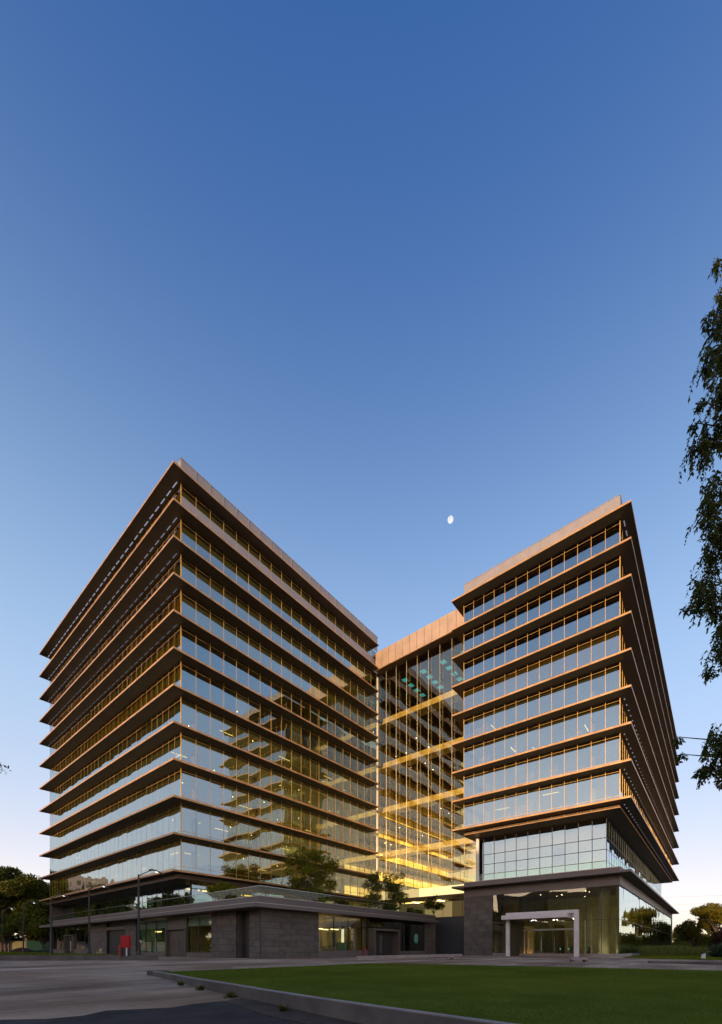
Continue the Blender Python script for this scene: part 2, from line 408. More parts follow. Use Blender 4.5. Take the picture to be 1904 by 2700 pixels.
def pave_mat():
    m = mat('paving', (0.175, 0.150, 0.148), 0.8, 0.0, 0.0, spec=0.12)
    n, l = m.node_tree.nodes, m.node_tree.links; b = n['Principled BSDF']
    tc = n.new('ShaderNodeTexCoord')
    mp = n.new('ShaderNodeMapping'); mp.inputs['Rotation'].default_value = (0, 0, math.radians(52)); mp.inputs['Scale'].default_value = (0.10, 0.55, 0.3)
    l.new(tc.outputs['Object'], mp.inputs[0])
    a = n.new('ShaderNodeTexNoise'); a.inputs['Scale'].default_value = 1.0; a.inputs['Detail'].default_value = 7; a.inputs['Roughness'].default_value = 0.62
    l.new(mp.outputs[0], a.inputs['Vector'])
    r = n.new('ShaderNodeValToRGB'); e = r.color_ramp.elements
    e[0].position = 0.36; e[0].color = (0.290, 0.205, 0.145, 1); e[1].position = 0.64; e[1].color = (0.700, 0.480, 0.330, 1)
    l.new(a.outputs[0], r.inputs[0])
    s = n.new('ShaderNodeTexNoise'); s.inputs['Scale'].default_value = 0.16; s.inputs['Detail'].default_value = 4
    l.new(tc.outputs['Object'], s.inputs['Vector'])
    r2 = n.new('ShaderNodeValToRGB'); r2.color_ramp.elements[0].position = 0.42; r2.color_ramp.elements[0].color = (0.62, 0.54, 0.48, 1)
    r2.color_ramp.elements[1].position = 0.60; r2.color_ramp.elements[1].color = (1, 1, 1, 1)
    l.new(s.outputs[0], r2.inputs[0])
    mu = n.new('ShaderNodeMixRGB'); mu.blend_type = 'MULTIPLY'; mu.inputs[0].default_value = 1.0
    l.new(r.outputs[0], mu.inputs[1]); l.new(r2.outputs[0], mu.inputs[2])
    bk = n.new('ShaderNodeTexBrick'); bk.inputs['Scale'].default_value = 1.0; bk.inputs['Mortar Size'].default_value = 0.010
    bk.inputs['Brick Width'].default_value = 1.2; bk.inputs['Row Height'].default_value = 0.6
    bk.inputs['Color1'].default_value = (1, 1, 1, 1); bk.inputs['Color2'].default_value = (0.88, 0.88, 0.88, 1); bk.inputs['Mortar'].default_value = (0.55, 0.52, 0.5, 1)
    l.new(tc.outputs['Object'], bk.inputs['Vector'])
    mu2 = n.new('ShaderNodeMixRGB'); mu2.blend_type = 'MULTIPLY'; mu2.inputs[0].default_value = 0.85
    l.new(mu.outputs[0], mu2.inputs[1]); l.new(bk.outputs[0], mu2.inputs[2]); l.new(mu2.outputs[0], b.inputs['Base Color'])
    f = n.new('ShaderNodeTexNoise'); f.inputs['Scale'].default_value = 9; f.inputs['Detail'].default_value = 6
    l.new(tc.outputs['Object'], f.inputs['Vector'])
    bp = n.new('ShaderNodeBump'); bp.inputs['Strength'].default_value = 0.35; bp.inputs['Distance'].default_value = 0.02
    l.new(f.outputs[0], bp.inputs['Height']); l.new(bp.outputs[0], b.inputs['Normal'])
pave_mat()
mat('asphalt', (0.060, 0.046, 0.043), 0.9, 0.0, 0.4, 1.1, 0.6, 30, spec=0.12)
mat('turf_soil', (0.108, 0.128, 0.020), 0.95, 0.0, 0.3, 0.5, 0.5, 30, spec=0.0)
mat('dry_turf', (0.070, 0.075, 0.025), 0.95, 0.0, 0.45, 0.6, 0.5, 30, dirt=(0.11, 0.06, 0.035))
mat('far_ground', (0.060, 0.070, 0.030), 0.95, 0.0, 0.4, 0.02)

b = MB(); b.v = [(-6000, -6000, -0.62), (6000, -6000, -0.62), (6000, 6000, -0.62), (-6000, 6000, -0.62)]; b.f = [(0, 1, 2, 3)]; b.mi = [0]
obj('ground', b.mesh('ground', 'far_ground'), kind='structure')
sheet('pavement', -60, 180, -60, 130, 2.0, 'paving')
# the worn asphalt strip under the tripod: a broken edge against the pale slab
pts = [(-40, -40), (5.6, -40), (5.6, -10), (5.35, 0.0), (5.9, 5.0), (6.35, 9.2)]
edge = [(6.3 - 0.55 * i, 9.15 + 0.18 * math.sin(i * 1.7) + 0.10 * math.sin(i * 4.1) + 0.055 * i) for i in range(1, 22)] + [(-40, 13.0)]
pts = pts + edge
me = bpy.data.meshes.new('road'); me.from_pydata([(x, y, gz(x, y) + 0.006) for x, y in pts], [], [tuple(range(len(pts)))]); me.materials.append(M['asphalt']); me.update()
obj('road', me, kind='structure')
# loose earth at the foot of the lawn wall
pts = [(6.3, 9.3), (5.9, 9.1), (5.3, 6.5), (5.0, 3.0), (5.0, 0.5), (5.5, 0.5), (5.9, 5.0), (6.5, 9.2)]
b = MB(); b.prism(pts, [gz(x, y) for x, y in pts], [gz(x, y) + 0.02 + 0.03 * (i > 3) for i, (x, y) in enumerate(pts)])
obj('earth', b.mesh('earth', 'soil'), kind='stuff', label='reddish earth heaped along the foot of the lawn wall', cat='earth')

LAWN = [(8.63, 18.75), (8.0, 15.6), (7.46, 13.45), (6.81, 10.1), (6.36, 8.1), (6.0, 6.2), (5.71, 4.3), (5.42, 2.1), (5.3, -1), (5.2, -14),
        (24, -14), (27.2, -3.5), (28.9, 0.0), (31.2, 4.2), (34.6, 7.0), (37.7, 9.3), (41.0, 13.0), (42.6, 16.0), (41.5, 17.9), (35.3, 18.2), (24.8, 18.6), (17, 18.3), (12.4, 18.4)]
turf = [(x + 0.10, min(y, 18.55)) if i < 10 else (x, y) for i, (x, y) in enumerate(LAWN)]
b = MB(); b.prism(turf, [gz(x, y) - 0.10 for x, y in turf], -0.055)
obj('lawn', b.mesh('lawn', 'turf_soil'), kind='structure')
def inside(px, py, poly):
    r = np.zeros(len(px), bool); n = len(poly)
    for i in range(n):
        (x0, y0), (x1, y1) = poly[i], poly[(i + 1) % n]
        if y0 == y1: continue
        c = ((y0 > py) != (y1 > py)) & (px < (x1 - x0) * (py - y0) / (y1 - y0) + x0)
        r ^= c
    return r
def blades(name, n, poly, z0, hgt, wid, mname, near=None, fall=1.0, clump=0.0):
    xs = np.array([p[0] for p in poly]); ys = np.array([p[1] for p in poly])
    P = np.empty((0, 2))
    while len(P) < n:
        q = np.stack([rng.uniform(xs.min(), xs.max(), n * 2), rng.uniform(ys.min(), ys.max(), n * 2)], 1)
        q = q[inside(q[:, 0], q[:, 1], poly)]
        if near:
            q = q[rng.uniform(0, 1, len(q)) < np.minimum(1, (near / (np.hypot(q[:, 0], q[:, 1]) + 0.1)) ** fall)]
        P = np.concatenate([P, q])
    P = P[:n]; d = np.hypot(P[:, 0], P[:, 1])
    a = rng.uniform(0, 2 * np.pi, n); h = hgt * rng.uniform(0.5, 1.25, n); w = wid * np.maximum(1, d / 9.0)
    ln = rng.normal(0, 0.35, (n, 2)) * h[:, None]
    v = np.empty((n, 3, 3))
    v[:, 0, 0] = P[:, 0] - np.cos(a) * w; v[:, 0, 1] = P[:, 1] - np.sin(a) * w
    v[:, 1, 0] = P[:, 0] + np.cos(a) * w; v[:, 1, 1] = P[:, 1] + np.sin(a) * w
    v[:, 2, 0] = P[:, 0] + ln[:, 0]; v[:, 2, 1] = P[:, 1] + ln[:, 1]
    v[:, :2, 2] = z0; v[:, 2, 2] = z0 + h
    me = bpy.data.meshes.new(name)
    me.vertices.add(n * 3); me.vertices.foreach_set('co', v.reshape(-1).astype(np.float32))
    me.loops.add(n * 3); me.loops.foreach_set('vertex_index', np.arange(n * 3, dtype=np.int32))
    me.polygons.add(n); me.polygons.foreach_set('loop_start', np.arange(0, n * 3, 3, dtype=np.int32))
    t = np.clip(0.45 + 0.36 * np.sin(P[:, 0] * 0.5 + 1.3 * np.sin(P[:, 1] * 0.35)) + 0.2 * np.sin(P[:, 1] * 1.1 + P[:, 0] * 0.3) + rng.normal(0, 0.09, n), 0, 1)
    at = me.attributes.new('tone', 'FLOAT', 'FACE'); at.data.foreach_set('value', t.astype(np.float32))
    me.materials.append(M[mname]); me.update(); me.validate()
    return me
inner = [(x + (25 - x) * 0.012, y + (4 - y) * 0.012) for x, y in LAWN]
obj('grass', blades('grass', 260000, inner, -0.06, 0.036, 0.004, 'grass_blade', near=7.0, fall=1.35), kind='stuff',
    label='short mown green grass covering the big front lawn', cat='grass')

# ---------------------------------------------------------------- near (left) tower
FACE_N = {'x': (-1, 0), 'y': (0, -1)}
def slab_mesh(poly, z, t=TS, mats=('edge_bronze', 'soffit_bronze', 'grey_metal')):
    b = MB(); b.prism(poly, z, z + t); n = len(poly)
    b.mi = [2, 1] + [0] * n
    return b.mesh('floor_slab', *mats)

def mull(mb, face, c, us, z0, z1, w=0.045, dep=0.030, mi=0):
    for u in us:
        if face == 'x': mb.box(c - dep, u - w / 2, z0, c + 0.08, u + w / 2, z1, mi)
        else: mb.box(u - w / 2, c - dep, z0, u + w / 2, c + 0.08, z1, mi)
def trans(mb, face, c, a, bb, z, h=0.035, dep=0.022, mi=0):
    if face == 'x': mb.box(c - dep, a, z, c + 0.06, bb, z + h, mi)
    else: mb.box(a, c - dep, z, bb, c + 0.06, z + h, mi)
def bays(face, c, us, z0, z1, gap=0.012):
    return [(face, c, (u0 + u1) / 2, (z0 + z1) / 2, u1 - u0 - gap, z1 - z0) if face in 'xX' else
            (face, (u0 + u1) / 2, c, (z0 + z1) / 2, u1 - u0 - gap, z1 - z0) for u0, u1 in zip(us[:-1], us[1:])]

TL = thing('office_tower', 'taller bronze and glass office tower on the left, above the long stone podium', 'office tower', (GX, GY, 0), 'office towers')
polyL = [(XL, YN), (XE, YN), (XE, GY + 0.2), (AX - 0.1, GY + 0.2), (AX - 0.1, YF), (XL, YF)]
for k in range(12):
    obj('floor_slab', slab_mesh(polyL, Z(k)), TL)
ux, uy = edges(GX, AX - 0.15, 1.83), edges(GY, 93.2, 1.4)
specs, fr = [], MB()
for k in range(1, 12):
    z0, z1 = Z(k) + TS + 0.005, Z(k - 1) - 0.005
    specs += bays('x', GX, uy, z0, z1) + bays('y', GY, ux, z0, z1)
    mull(fr, 'x', GX, uy[1:], z0, z1, 0.034, 0.012); mull(fr, 'y', GY, ux[1:], z0, z1)
    fr.box(GX - 0.035, GY - 0.035, z0, GX + 0.05, GY + 0.05, z1)
    for zz in (z0 + 0.66, z1 - 0.36, z0):
        trans(fr, 'x', GX, GY, 93.2, zz); trans(fr, 'y', GY, GX, AX - 0.15, zz)
glaze(TL, specs, 'facade_glass', 300)
obj('curtain_wall_frame', fr.mesh('curtain_wall_frame', 'mullion_bronze'), TL, kind='stuff')
# roof parapet, panel by panel
for face, us in (('y', edges(GX, AX - 0.1, 1.83)), ('x', edges(GY + 0.06, 93.3, 1.8))):
    for u0, u1 in zip(us[:-1], us[1:]):
        b = MB()
        if face == 'y': b.box(u0 + 0.02, GY, Z(0) + TS, u1 - 0.02, GY + 0.05, Z(0) + TS + 2.62)
        else: b.box(GX, u0 + 0.02, Z(0) + TS, GX + 0.05, u1 - 0.02, Z(0) + TS + 2.62)
        obj('parapet_panel', b.mesh('parapet_panel', 'parapet_mesh'), TL)
b = MB(); z = Z(0) + TS + 2.62
b.box(GX - 0.03, GY - 0.03, z, AX, GY + 0.12, z + 0.06); b.box(GX - 0.03, GY + 0.12, z, GX + 0.12, 93.3, z + 0.06)
for u in edges(GX, AX - 0.1, 1.83)[1:-1]: b.box(u - 0.045, GY - 0.05, Z(0) + TS, u + 0.045, GY - 0.002, z)
obj('parapet_cap', b.mesh('parapet_cap', 'cap_metal'), TL)
# pale screens standing behind the glass of the top storey
for u0, u1 in zip(ux[:-1], ux[1:]):
    b = MB(); b.box(u0 + 0.03, GY - 0.027, Z(1) + TS, u1 - 0.03, GY - 0.014, Z(1) + TS + 2.45)
    obj('screen_panel', b.mesh('screen_panel', 'screen_cloth'), TL)
# glowing strips under the left face slabs imitate sky seen through open slots
sl = MB(); sl.box(-0.055, -0.47, -0.012, 0.055, 0.47, 0.0); 
for k in range(5):
    slm = sl.mesh('soffit_glow', 'soffit_glow_%d' % k)
    for u0, u1 in zip(uy[:-1], uy[1:]):
        obj('soffit_glow', slm, TL, (GX - 0.36, (u0 + u1) / 2, Z(k)))
# inside: ceilings, core, columns, lamps, blinds, cupboards
for k in range(1, 12):
    b = MB(); b.box(GX + 0.35, GY + 0.35, Z(k - 1) - 0.42, AX - 0.4, 93.0, Z(k - 1) - 0.36)
    obj('ceiling', b.mesh('ceiling', 'ceiling_fill_%d' % (0 if k < 6 else 1 if k < 8 else 2)), TL)  # the whole ceiling glows as added fill
    b = MB(); b.box(GX + 0.2, GY + 0.3, Z(k) + TS, AX - 0.4, 93.0, Z(k) + TS + 0.03)
    obj('carpet', b.mesh('carpet', 'floor_carpet'), TL)
b = MB(); b.box(34, 56, 0, 54, 84, Z(0)); obj('core_wall', b.mesh('core_wall', 'core_wall'), TL)
b = MB(); b.box(XL + 1.6, 93.1, 5, AX - 0.2, 93.3, Z(0)); obj('rear_wall', b.mesh('rear_wall', 'grey_metal'), TL)
for x, y in [(28.5, 50.2), (37.6, 50.2), (46.7, 50.2), (55.8, 50.2), (28.5, 59), (28.5, 68), (28.5, 77), (28.5, 86)]:
    b = MB(); b.lathe(x, y, [(0.4, 5.2), (0.4, Z(0))], 14); obj('column', b.mesh('column', 'white_column', smooth=False), TL)
lamp_x = MB().box(-1.0, -0.035, -0.04, 1.0, 0.035, 0).mesh('ceiling_light', 'office_light')
lamp_y = MB().box(-0.035, -1.0, -0.04, 0.035, 1.0, 0).mesh('ceiling_light', 'office_light')
dots = MB()
for k in range(6, 12):
    zc = Z(k - 1) - 0.43
    for x in np.arange(28.0, 60, 4.6):
        if rng.uniform() < 0.34: obj('ceiling_light', lamp_x, TL, (x + rng.uniform(-1, 1), rng.choice([49.2, 51.4, 53.5]), zc))
        xx, yy = x + rng.uniform(-2, 2), rng.uniform(47.6, 53)
        dots.lathe(xx, yy, [(0.07, zc - 0.03), (0.07, zc)], 6)
    for y in np.arange(52, 92, 6.5):
        if rng.uniform() < 0.3: obj('ceiling_light', lamp_y, TL, (rng.choice([27.2, 29.5]), y + rng.uniform(-2, 2), zc))
obj('downlight', dots.mesh('downlight', 'down_light'), TL, kind='stuff')
for k in (1, 2, 3, 4):
    for u0, u1 in zip(uy[:-1], uy[1:]):
        if rng.uniform() < 0.14: continue
        b = MB(); b.box(GX + 0.20, u0 + 0.08, Z(k) + TS + rng.choice([0.05, 0.05, 0.6, 1.2]), GX + 0.22, u1 - rng.choice([0.08, 0.08, 0.3]), Z(k - 1) - 0.36)
        obj('roller_blind', b.mesh('roller_blind', rng.choice(['tan_blind', 'tan_blind', 'brown_blind'])), TL)
for k in (5, 6):
    low = 0.05 if k == 5 else 0.75
    for i, (u0, u1) in enumerate(zip(uy[:-1], uy[1:])):
        if rng.uniform() < 0.10: continue
        b = MB(); b.box(GX + 0.20, u0 + 0.10, Z(k) + TS + low + rng.choice([0, 0, 0, 0.5]), GX + 0.22, u1 - rng.choice([0.10, 0.3, 0.45]), Z(k - 1) - 0.36)
        obj('roller_blind', b.mesh('roller_blind', 'olive_blind'), TL)
    for i, (u0, u1) in enumerate(zip(ux[:-1], ux[1:])):
        if rng.uniform() < 0.08: continue
        b = MB(); b.box(u0 + 0.06, GY + 0.20, Z(k) + TS + rng.choice([0.05, 0.05, 0.4, 0.9]), u1 - 0.06, GY + 0.22, Z(k - 1) - 0.36)
        obj('roller_blind', b.mesh('roller_blind', 'grey_blind'), TL)
for k in range(7, 12):
    for x in np.arange(26.2, 59, 5.2):
        if rng.uniform() < 0.55:
            w, h, y = rng.uniform(0.8, 2.4), rng.choice([1.1, 1.5, 2.2]), rng.uniform(48.0, 51.5)
            b = MB(); x1 = x + rng.uniform(-1, 1); b.box(x1, y, Z(k) + TS + 0.03, x1 + w, y + 0.4, Z(k) + TS + h); b.box(x1 + 0.1, y + 0.05, Z(k) + TS + h, x1 + w * 0.5, y + 0.3, Z(k) + TS + h + 0.35)
            obj('cupboard', b.mesh('cupboard', 'furniture'), TL)
    for y in np.arange(49, 92, 5.0):
        if rng.uniform() < 0.5:
            w, h, x = rng.uniform(0.8, 2.2), rng.choice([1.1, 2.0, 3.0]), rng.uniform(26.0, 28.0)
            b = MB(); b.box(x, y, Z(k) + TS + 0.03, x + 0.35, y + w, Z(k) + TS + h)
            obj('partition', b.mesh('partition', 'furniture'), TL)
# recessed terrace storey
TX, TY, TZ = 26.8, 48.0, 5.25
specs, fr = [], MB(); ux2, uy2 = edges(TX, AX, 1.83), edges(TY, 93.2, 1.4)
z0, z1 = TZ, Z(11) - 0.55
specs += bays('x', TX, uy2, z0, z1) + bays('y', TY, ux2, z0, z1)
mull(fr, 'x', TX, uy2[1:], z0, z1); mull(fr, 'y', TY, ux2[::2], z0, z1, 0.12); fr.box(TX - 0.1, TY - 0.1, z0, TX + 0.06, TY + 0.06, z1)
trans(fr, 'x', TX, TY, 93.2, z1 - 0.75); trans(fr, 'y', TY, TX, AX, z1 - 0.75, 0.10)
glaze(TL, specs, 'facade_glass', 45)
obj('terrace_frame', fr.mesh('terrace_frame', 'mullion_dark'), TL, kind='stuff')
b = MB(); b.box(XL + 1.0, YN + 1.0, Z(11) - 0.55, AX - 0.2, 93.2, Z(11) - 0.003); obj('soffit_box', b.mesh('soffit_box', 'soffit_bronze'), TL)
for x in np.arange(27.5, 60, 2.1):
    b = MB(); b.box(x, 50.2, 8.15, x + rng.uniform(1.1, 1.9), 50.3, 8.15 + rng.choice([0.22, 0.3])); obj('cove_light', b.mesh('cove_light', 'cove_light'), TL)
for y in np.arange(56, 90, 4.5):
    b = MB(); b.box(30.0, y, 6.2, 30.1, y + 2.2, 8.3); obj('partition', b.mesh('partition', 'olive_blind'), TL)
b = MB(); b.box(31, 54, TZ, 58, 54.2, Z(11)); obj('partition', b.mesh('partition', 'teal_wall'), TL)

# ---------------------------------------------------------------- stone podium under the near tower
PD = thing('stone_podium', 'low dark grey stone podium with shopfronts and a glass railed terrace on top', 'building', (GX, 32.47, 0))
PX, PY, PE = GX, 32.47, 57.0
STN = ['stone_slab', 'stone_slab_b', 'stone_slab_c']
def stone_wall(parent, face, c, a, bb, z0, z1, pitch=1.55, course=0.62, thick=0.09, ztop=None):
    """backing wall with separate slabs; each slab a part, joints open"""
    b = MB()
    if face == 'x': b.box(c + 0.05, a, z0 - 0.3, c + 0.30, bb, z1)
    else: b.box(a, c + 0.05, z0 - 0.3, bb, c + 0.30, z1)
    obj('backing_wall', b.mesh('backing_wall', 'stone_joint'), parent)
    nz = round((z1 - z0) / course); us = edges(a, bb, pitch)
    for j in range(nz):
        q0, q1 = z0 + (z1 - z0) * j / nz, z0 + (z1 - z0) * (j + 1) / nz
        off = 0.5 if j % 2 else 0.0
        cuts = sorted({a, bb} | {u + off * (us[1] - us[0]) for u in us if a + 0.25 < u + off * (us[1] - us[0]) < bb - 0.25})
        for u0, u1 in zip(cuts[:-1], cuts[1:]):
            o = rng.uniform(0, 0.016); b = MB(); g = 0.012
            lo = q0 + g - (0.4 if j == 0 else 0)
            if face == 'x': b.box(c - o, u0 + g, lo, c + thick, u1 - g, q1 - g)
            else: b.box(u0 + g, c - o, lo, u1 - g, c + thick, q1 - g)
            obj('stone_slab', b.mesh('stone_slab', STN[int(rng.integers(3))]), parent)
CB = 4.62                                     # underside of the podium canopy
poly = [(XL, 31.05), (55.4, 31.05), (55.4, PY + 0.6), (PE, PY + 0.6), (PE, 46), (AX, 46), (AX, YF), (XL, YF)]
obj('canopy_slab', slab_mesh(poly, CB, 0.34, ('grey_metal', 'soffit_bronze', 'grey_metal')), PD)
b = MB(); b.box(PX, PY, CB + 0.34, PE, PY + 0.25, 5.78); b.box(PX, PY + 0.25, CB + 0.34, PX + 0.25, YF, 5.78)
obj('parapet', b.mesh('parapet', 'grey_metal'), PD)
b = MB(); b.box(PX - 0.05, PY - 0.05, 5.78, PE, PY + 0.30, 5.86); b.box(PX - 0.05, PY + 0.30, 5.78, PX + 0.30, YF, 5.86)
b.box(XL - 0.02, 31.03, CB + 0.343, 55.42, 31.25, CB + 0.40); b.box(XL - 0.02, 31.25, CB + 0.343, XL + 0.22, YF, CB + 0.40)
obj('coping', b.mesh('coping', 'cap_metal'), PD)
b = MB(); b.box(PX + 0.25, PY + 0.25, CB + 0.34, AX - 0.1, YF - 0.1, 5.22); obj('terrace_floor', b.mesh('terrace_floor', 'concrete'), PD)
# glass balustrade, pane by pane
for face, a, bb, c in (('y', PX + 0.1, PE, PY + 0.12), ('x', PY + 0.14, 92.0, PX + 0.12)):
    us = edges(a, bb, 2.3 if face == 'y' else 1.8)
    for u0, u1 in zip(us[:-1], us[1:]):
        b = MB()
        if face == 'y': b.box(u0 + 0.02, c, 5.86, u1 - 0.02, c + 0.02, 6.74)
        else: b.box(c, u0 + 0.02, 5.86, c + 0.02, u1 - 0.02, 6.74)
        obj('railing_pane', b.mesh('railing_pane', 'rail_glass'), PD)
b = MB(); b.box(PX + 0.1, PY + 0.10, 6.745, PE, PY + 0.16, 6.78); b.box(PX + 0.10, PY + 0.16, 6.745, PX + 0.16, 92.0, 6.78)
obj('handrail', b.mesh('handrail', 'steel'), PD)
# right-hand face
stone_wall(PD, 'y', PY, PX + 0.09, 32.5, -0.05, CB)
stone_wall(PD, 'y', PY, 53.9, PE, 0.0, CB)
# left face, from the corner backwards
stone_wall(PD, 'x', PX, PY, 34.05, -0.05, CB); stone_wall(PD, 'x', PX, 36.15, 40.5, -0.02, CB)
stone_wall(PD, 'x', PX, 58.2, 61.4, 0.0, CB); stone_wall(PD, 'x', PX, 67.6, 74.0, 0.0, CB)
stone_wall(PD, 'x', PX, 92.0, 93.3, 0.0, CB)
def wall_box(name, x0, y0, z0, x1, y1, z1, m, parent): return obj(name, MB().box(x0, y0, z0, x1, y1, z1).mesh(name, m), parent)
wall_box('door', PX + 0.7, 34.05, -0.3, PX + 0.78, 36.15, CB, 'dark_door', PD)
wall_box('recess_wall', PX + 0.1, 34.05, -0.3, PX + 0.7, 34.10, CB, 'stone_slab_b', PD); wall_box('recess_wall', PX + 0.1, 36.10, -0.3, PX + 0.7, 36.15, CB, 'stone_slab_b', PD)
def shopfront(face, c, a, bb, z0, z1, n, doors=(), plinth=0.42, hz=3.3):
    us = edges(a, bb, (bb - a) / n); fr = MB()
    for u0, u1 in zip(us[:-1], us[1:]):
        b = MB()
        if face == 'x': b.box(c + 0.10, u0 + 0.02, z0 + plinth, c + 0.125, u1 - 0.02, z1)
        else: b.box(u0 + 0.02, c + 0.10, z0 + plinth, u1 - 0.02, c + 0.125, z1)
        obj('shop_window', b.mesh('shop_window', 'shop_glass'), PD)
    if face == 'x': wall_box('plinth', c - 0.02, a, z0 - 0.3, c + 0.2, bb, z0 + plinth, 'grey_metal', PD)
    else: wall_box('plinth', a, c - 0.02, z0 - 0.3, bb, c + 0.2, z0 + plinth, 'grey_metal', PD)
    for u in us:
        if face == 'x': fr.box(c + 0.06, u - 0.03, z0 + plinth, c + 0.16, u + 0.03, z1)
        else: fr.box(u - 0.03, c + 0.06, z0 + plinth, u + 0.03, c + 0.16, z1)
    obj('shop_frame', fr.mesh('shop_frame', 'mullion_dark'), PD)
def portal(face, c, a, bb, z0, z1, leafm, proud=0.5, w=0.16, back=0.25):
    fr = MB()
    if face == 'x':
        fr.box(c - proud, a, z0 - 0.3, c + 0.3, a + w, z1); fr.box(c - proud, bb - w, z0 - 0.3, c + 0.3, bb, z1); fr.box(c - proud, a + w, z1 - w, c + 0.3, bb - w, z1)
        b = MB().box(c + back, a + w + 0.01, z0 - 0.3, c + back + 0.05, (a + bb) / 2 - 0.01, z1 - w - 0.01).box(c + back, (a + bb) / 2 + 0.01, z0 - 0.3, c + back + 0.05, bb - w - 0.01, z1 - w - 0.01)
        h = MB().tube([(c + back - 0.06, (a + bb) / 2 - 0.12, z0 + 0.5), (c + back - 0.06, (a + bb) / 2 - 0.12, z0 + 2.2)], 0.025, 6).tube([(c + back - 0.06, (a + bb) / 2 + 0.12, z0 + 0.5), (c + back - 0.06, (a + bb) / 2 + 0.12, z0 + 2.2)], 0.025, 6)
    else:
        fr.box(a, c - proud, z0 - 0.3, a + w, c + 0.3, z1); fr.box(bb - w, c - proud, z0 - 0.3, bb, c + 0.3, z1); fr.box(a + w, c - proud, z1 - w, bb - w, c + 0.3, z1)
        b = MB().box(a + w + 0.01, c + back, z0 - 0.3, (a + bb) / 2 - 0.01, c + back + 0.05, z1 - w - 0.01).box((a + bb) / 2 + 0.01, c + back, z0 - 0.3, bb - w - 0.01, c + back + 0.05, z1 - w - 0.01)
        h = MB().tube([((a + bb) / 2 - 0.14, c + back - 0.06, z0 + 0.3), ((a + bb) / 2 - 0.14, c + back - 0.06, z0 + 2.6)], 0.03, 6).tube([((a + bb) / 2 + 0.14, c + back - 0.06, z0 + 0.3), ((a + bb) / 2 + 0.14, c + back - 0.06, z0 + 2.6)], 0.03, 6)
    f = obj('door_portal', fr.mesh('door_portal', 'door_frame'), PD)
    d = obj('door', b.mesh('door', leafm), PD); obj('handle', h.mesh('handle', 'steel'), d)
shopfront('y', PY, 32.5, 39.7, 0.3, 4.45, 3)
shopfront('y', PY, 39.7, 40.9, 0.3, 4.45, 1)
portal('y', PY, 40.95, 46.3, 0.05, 3.35, 'dark_door', 0.9, 0.22)
wall_box('sign_band', 40.9, PY + 0.06, 3.45, 46.3, PY + 0.16, 4.3, 'shop_glass', PD); wall_box('lintel', 40.9, PY + 0.1, 3.36, 46.3, PY + 0.3, 3.45, 'stone_slab_b', PD)
shopfront('y', PY, 46.3, 48.4, 0.2, 4.45, 1); shopfront('y', PY, 48.4, 53.9, 0.2, 4.3, 3)
shopfront('x', PX, 40.5, 45.6, 0.1, 4.3, 2); shopfront('x', PX, 50.1, 58.2, 0.1, 4.3, 3)
portal('x', PX, 45.6, 50.1, 0.0, 3.25, 'brown_door', 0.12, 0.14); wall_box('lintel', PX + 0.1, 45.6, 3.25, PX + 0.3, 50.1, CB, 'door_frame', PD)
wall_box('door_panel', PX + 0.28, 61.4, -0.3, PX + 2.2, 67.6, CB, 'dark_door', PD)
wall_box('lintel', PX - 0.02, 61.4, 3.55, PX + 0.27, 67.6, 3.95, 'grey_metal', PD)
shopfront('x', PX, 74.0, 80.8, 0.05, 4.4, 3, plinth=0.75); portal('x', PX, 80.9, 85.1, 0.0, 3.2, 'dark_door', 0.2, 0.14)
wall_box('sign_band', PX + 0.06, 80.9, 3.2, PX + 0.14, 85.1, 4.5, 'shop_glass', PD); shopfront('x', PX, 85.2, 92.0, 0.05, 4.4, 3, plinth=0.75)
# a plain green ring emblem on the last shop window
b = MB()
for i in range(16):
    a0, a1 = 2 * math.pi * i / 16, 2 * math.pi * (i + 1) / 16
    b.tube([(51.7 + 0.40 * math.cos(a0), PY + 0.06, 2.35 + 0.62 * math.sin(a0)), (51.7 + 0.40 * math.cos(a1), PY + 0.06, 2.35 + 0.62 * math.sin(a1))], 0.035, 5)
for dx in (-0.16, 0, 0.16): b.tube([(51.7 + dx, PY + 0.06, 1.95), (51.7 + dx, PY + 0.06, 2.75 + 0.1 * (dx == 0))], 0.028, 5)
obj('emblem', b.mesh('emblem', 'emblem_light'), PD)
# rooms behind the shop windows
for (x0, y0, x1, y1, m) in ((32.3, 36.5, 40.5, 36.7, 'warm_wall'), (29.3, 40.0, 29.5, 45.2, 'warm_wall'), (28.8, 50.3, 29.0, 58.0, 'warm_wall'), (46.5, 36.5, 54, 36.7, 'dark_door'), (31.5, 74, 31.7, 92, 'dark_door')):
    wall_box('room_wall', x0, y0, 0, x1, y1, CB - 0.1, m, PD)
wall_box('room_wall', 32.45, PY + 0.2, 0, 32.55, 36.5, CB - 0.1, 'teal_wall', PD); wall_box('room_wall', 41, PY + 0.6, 0, 41.1, 36.5, CB - 0.1, 'warm_wall', PD)
wall_box('room_wall', PX + 0.5, 57.6, 0, 28.8, 57.8, CB - 0.1, 'teal_wall', PD); wall_box('room_wall', PX + 0.4, 45.3, 0, 29, 45.4, CB - 0.1, 'warm_wall', PD)
wall_box('room_wall', PX + 0.4, 50.15, 0, 29, 50.25, CB - 0.1, 'brown_door', PD)
wall_box('room_wall', 56.4, PY + 0.35, 0, 56.6, 46, CB - 0.1, 'dark_door', PD); wall_box('room_wall', PX + 0.3, 46.2, 0, 29, 46.4, CB - 0.1, 'brown_door', PD)
wall_box('room_wall', PX + 0.3, 92.2, 0, 33, 92.4, CB - 0.1, 'dark_door', PD); wall_box('room_wall', 46.3, PY + 0.35, 0, 46.4, 36.5, CB - 0.1, 'dark_door', PD); wall_box('room_wall', 54.2, 36.5, 0, 56.3, 36.7, CB - 0.1, 'dark_door', PD)
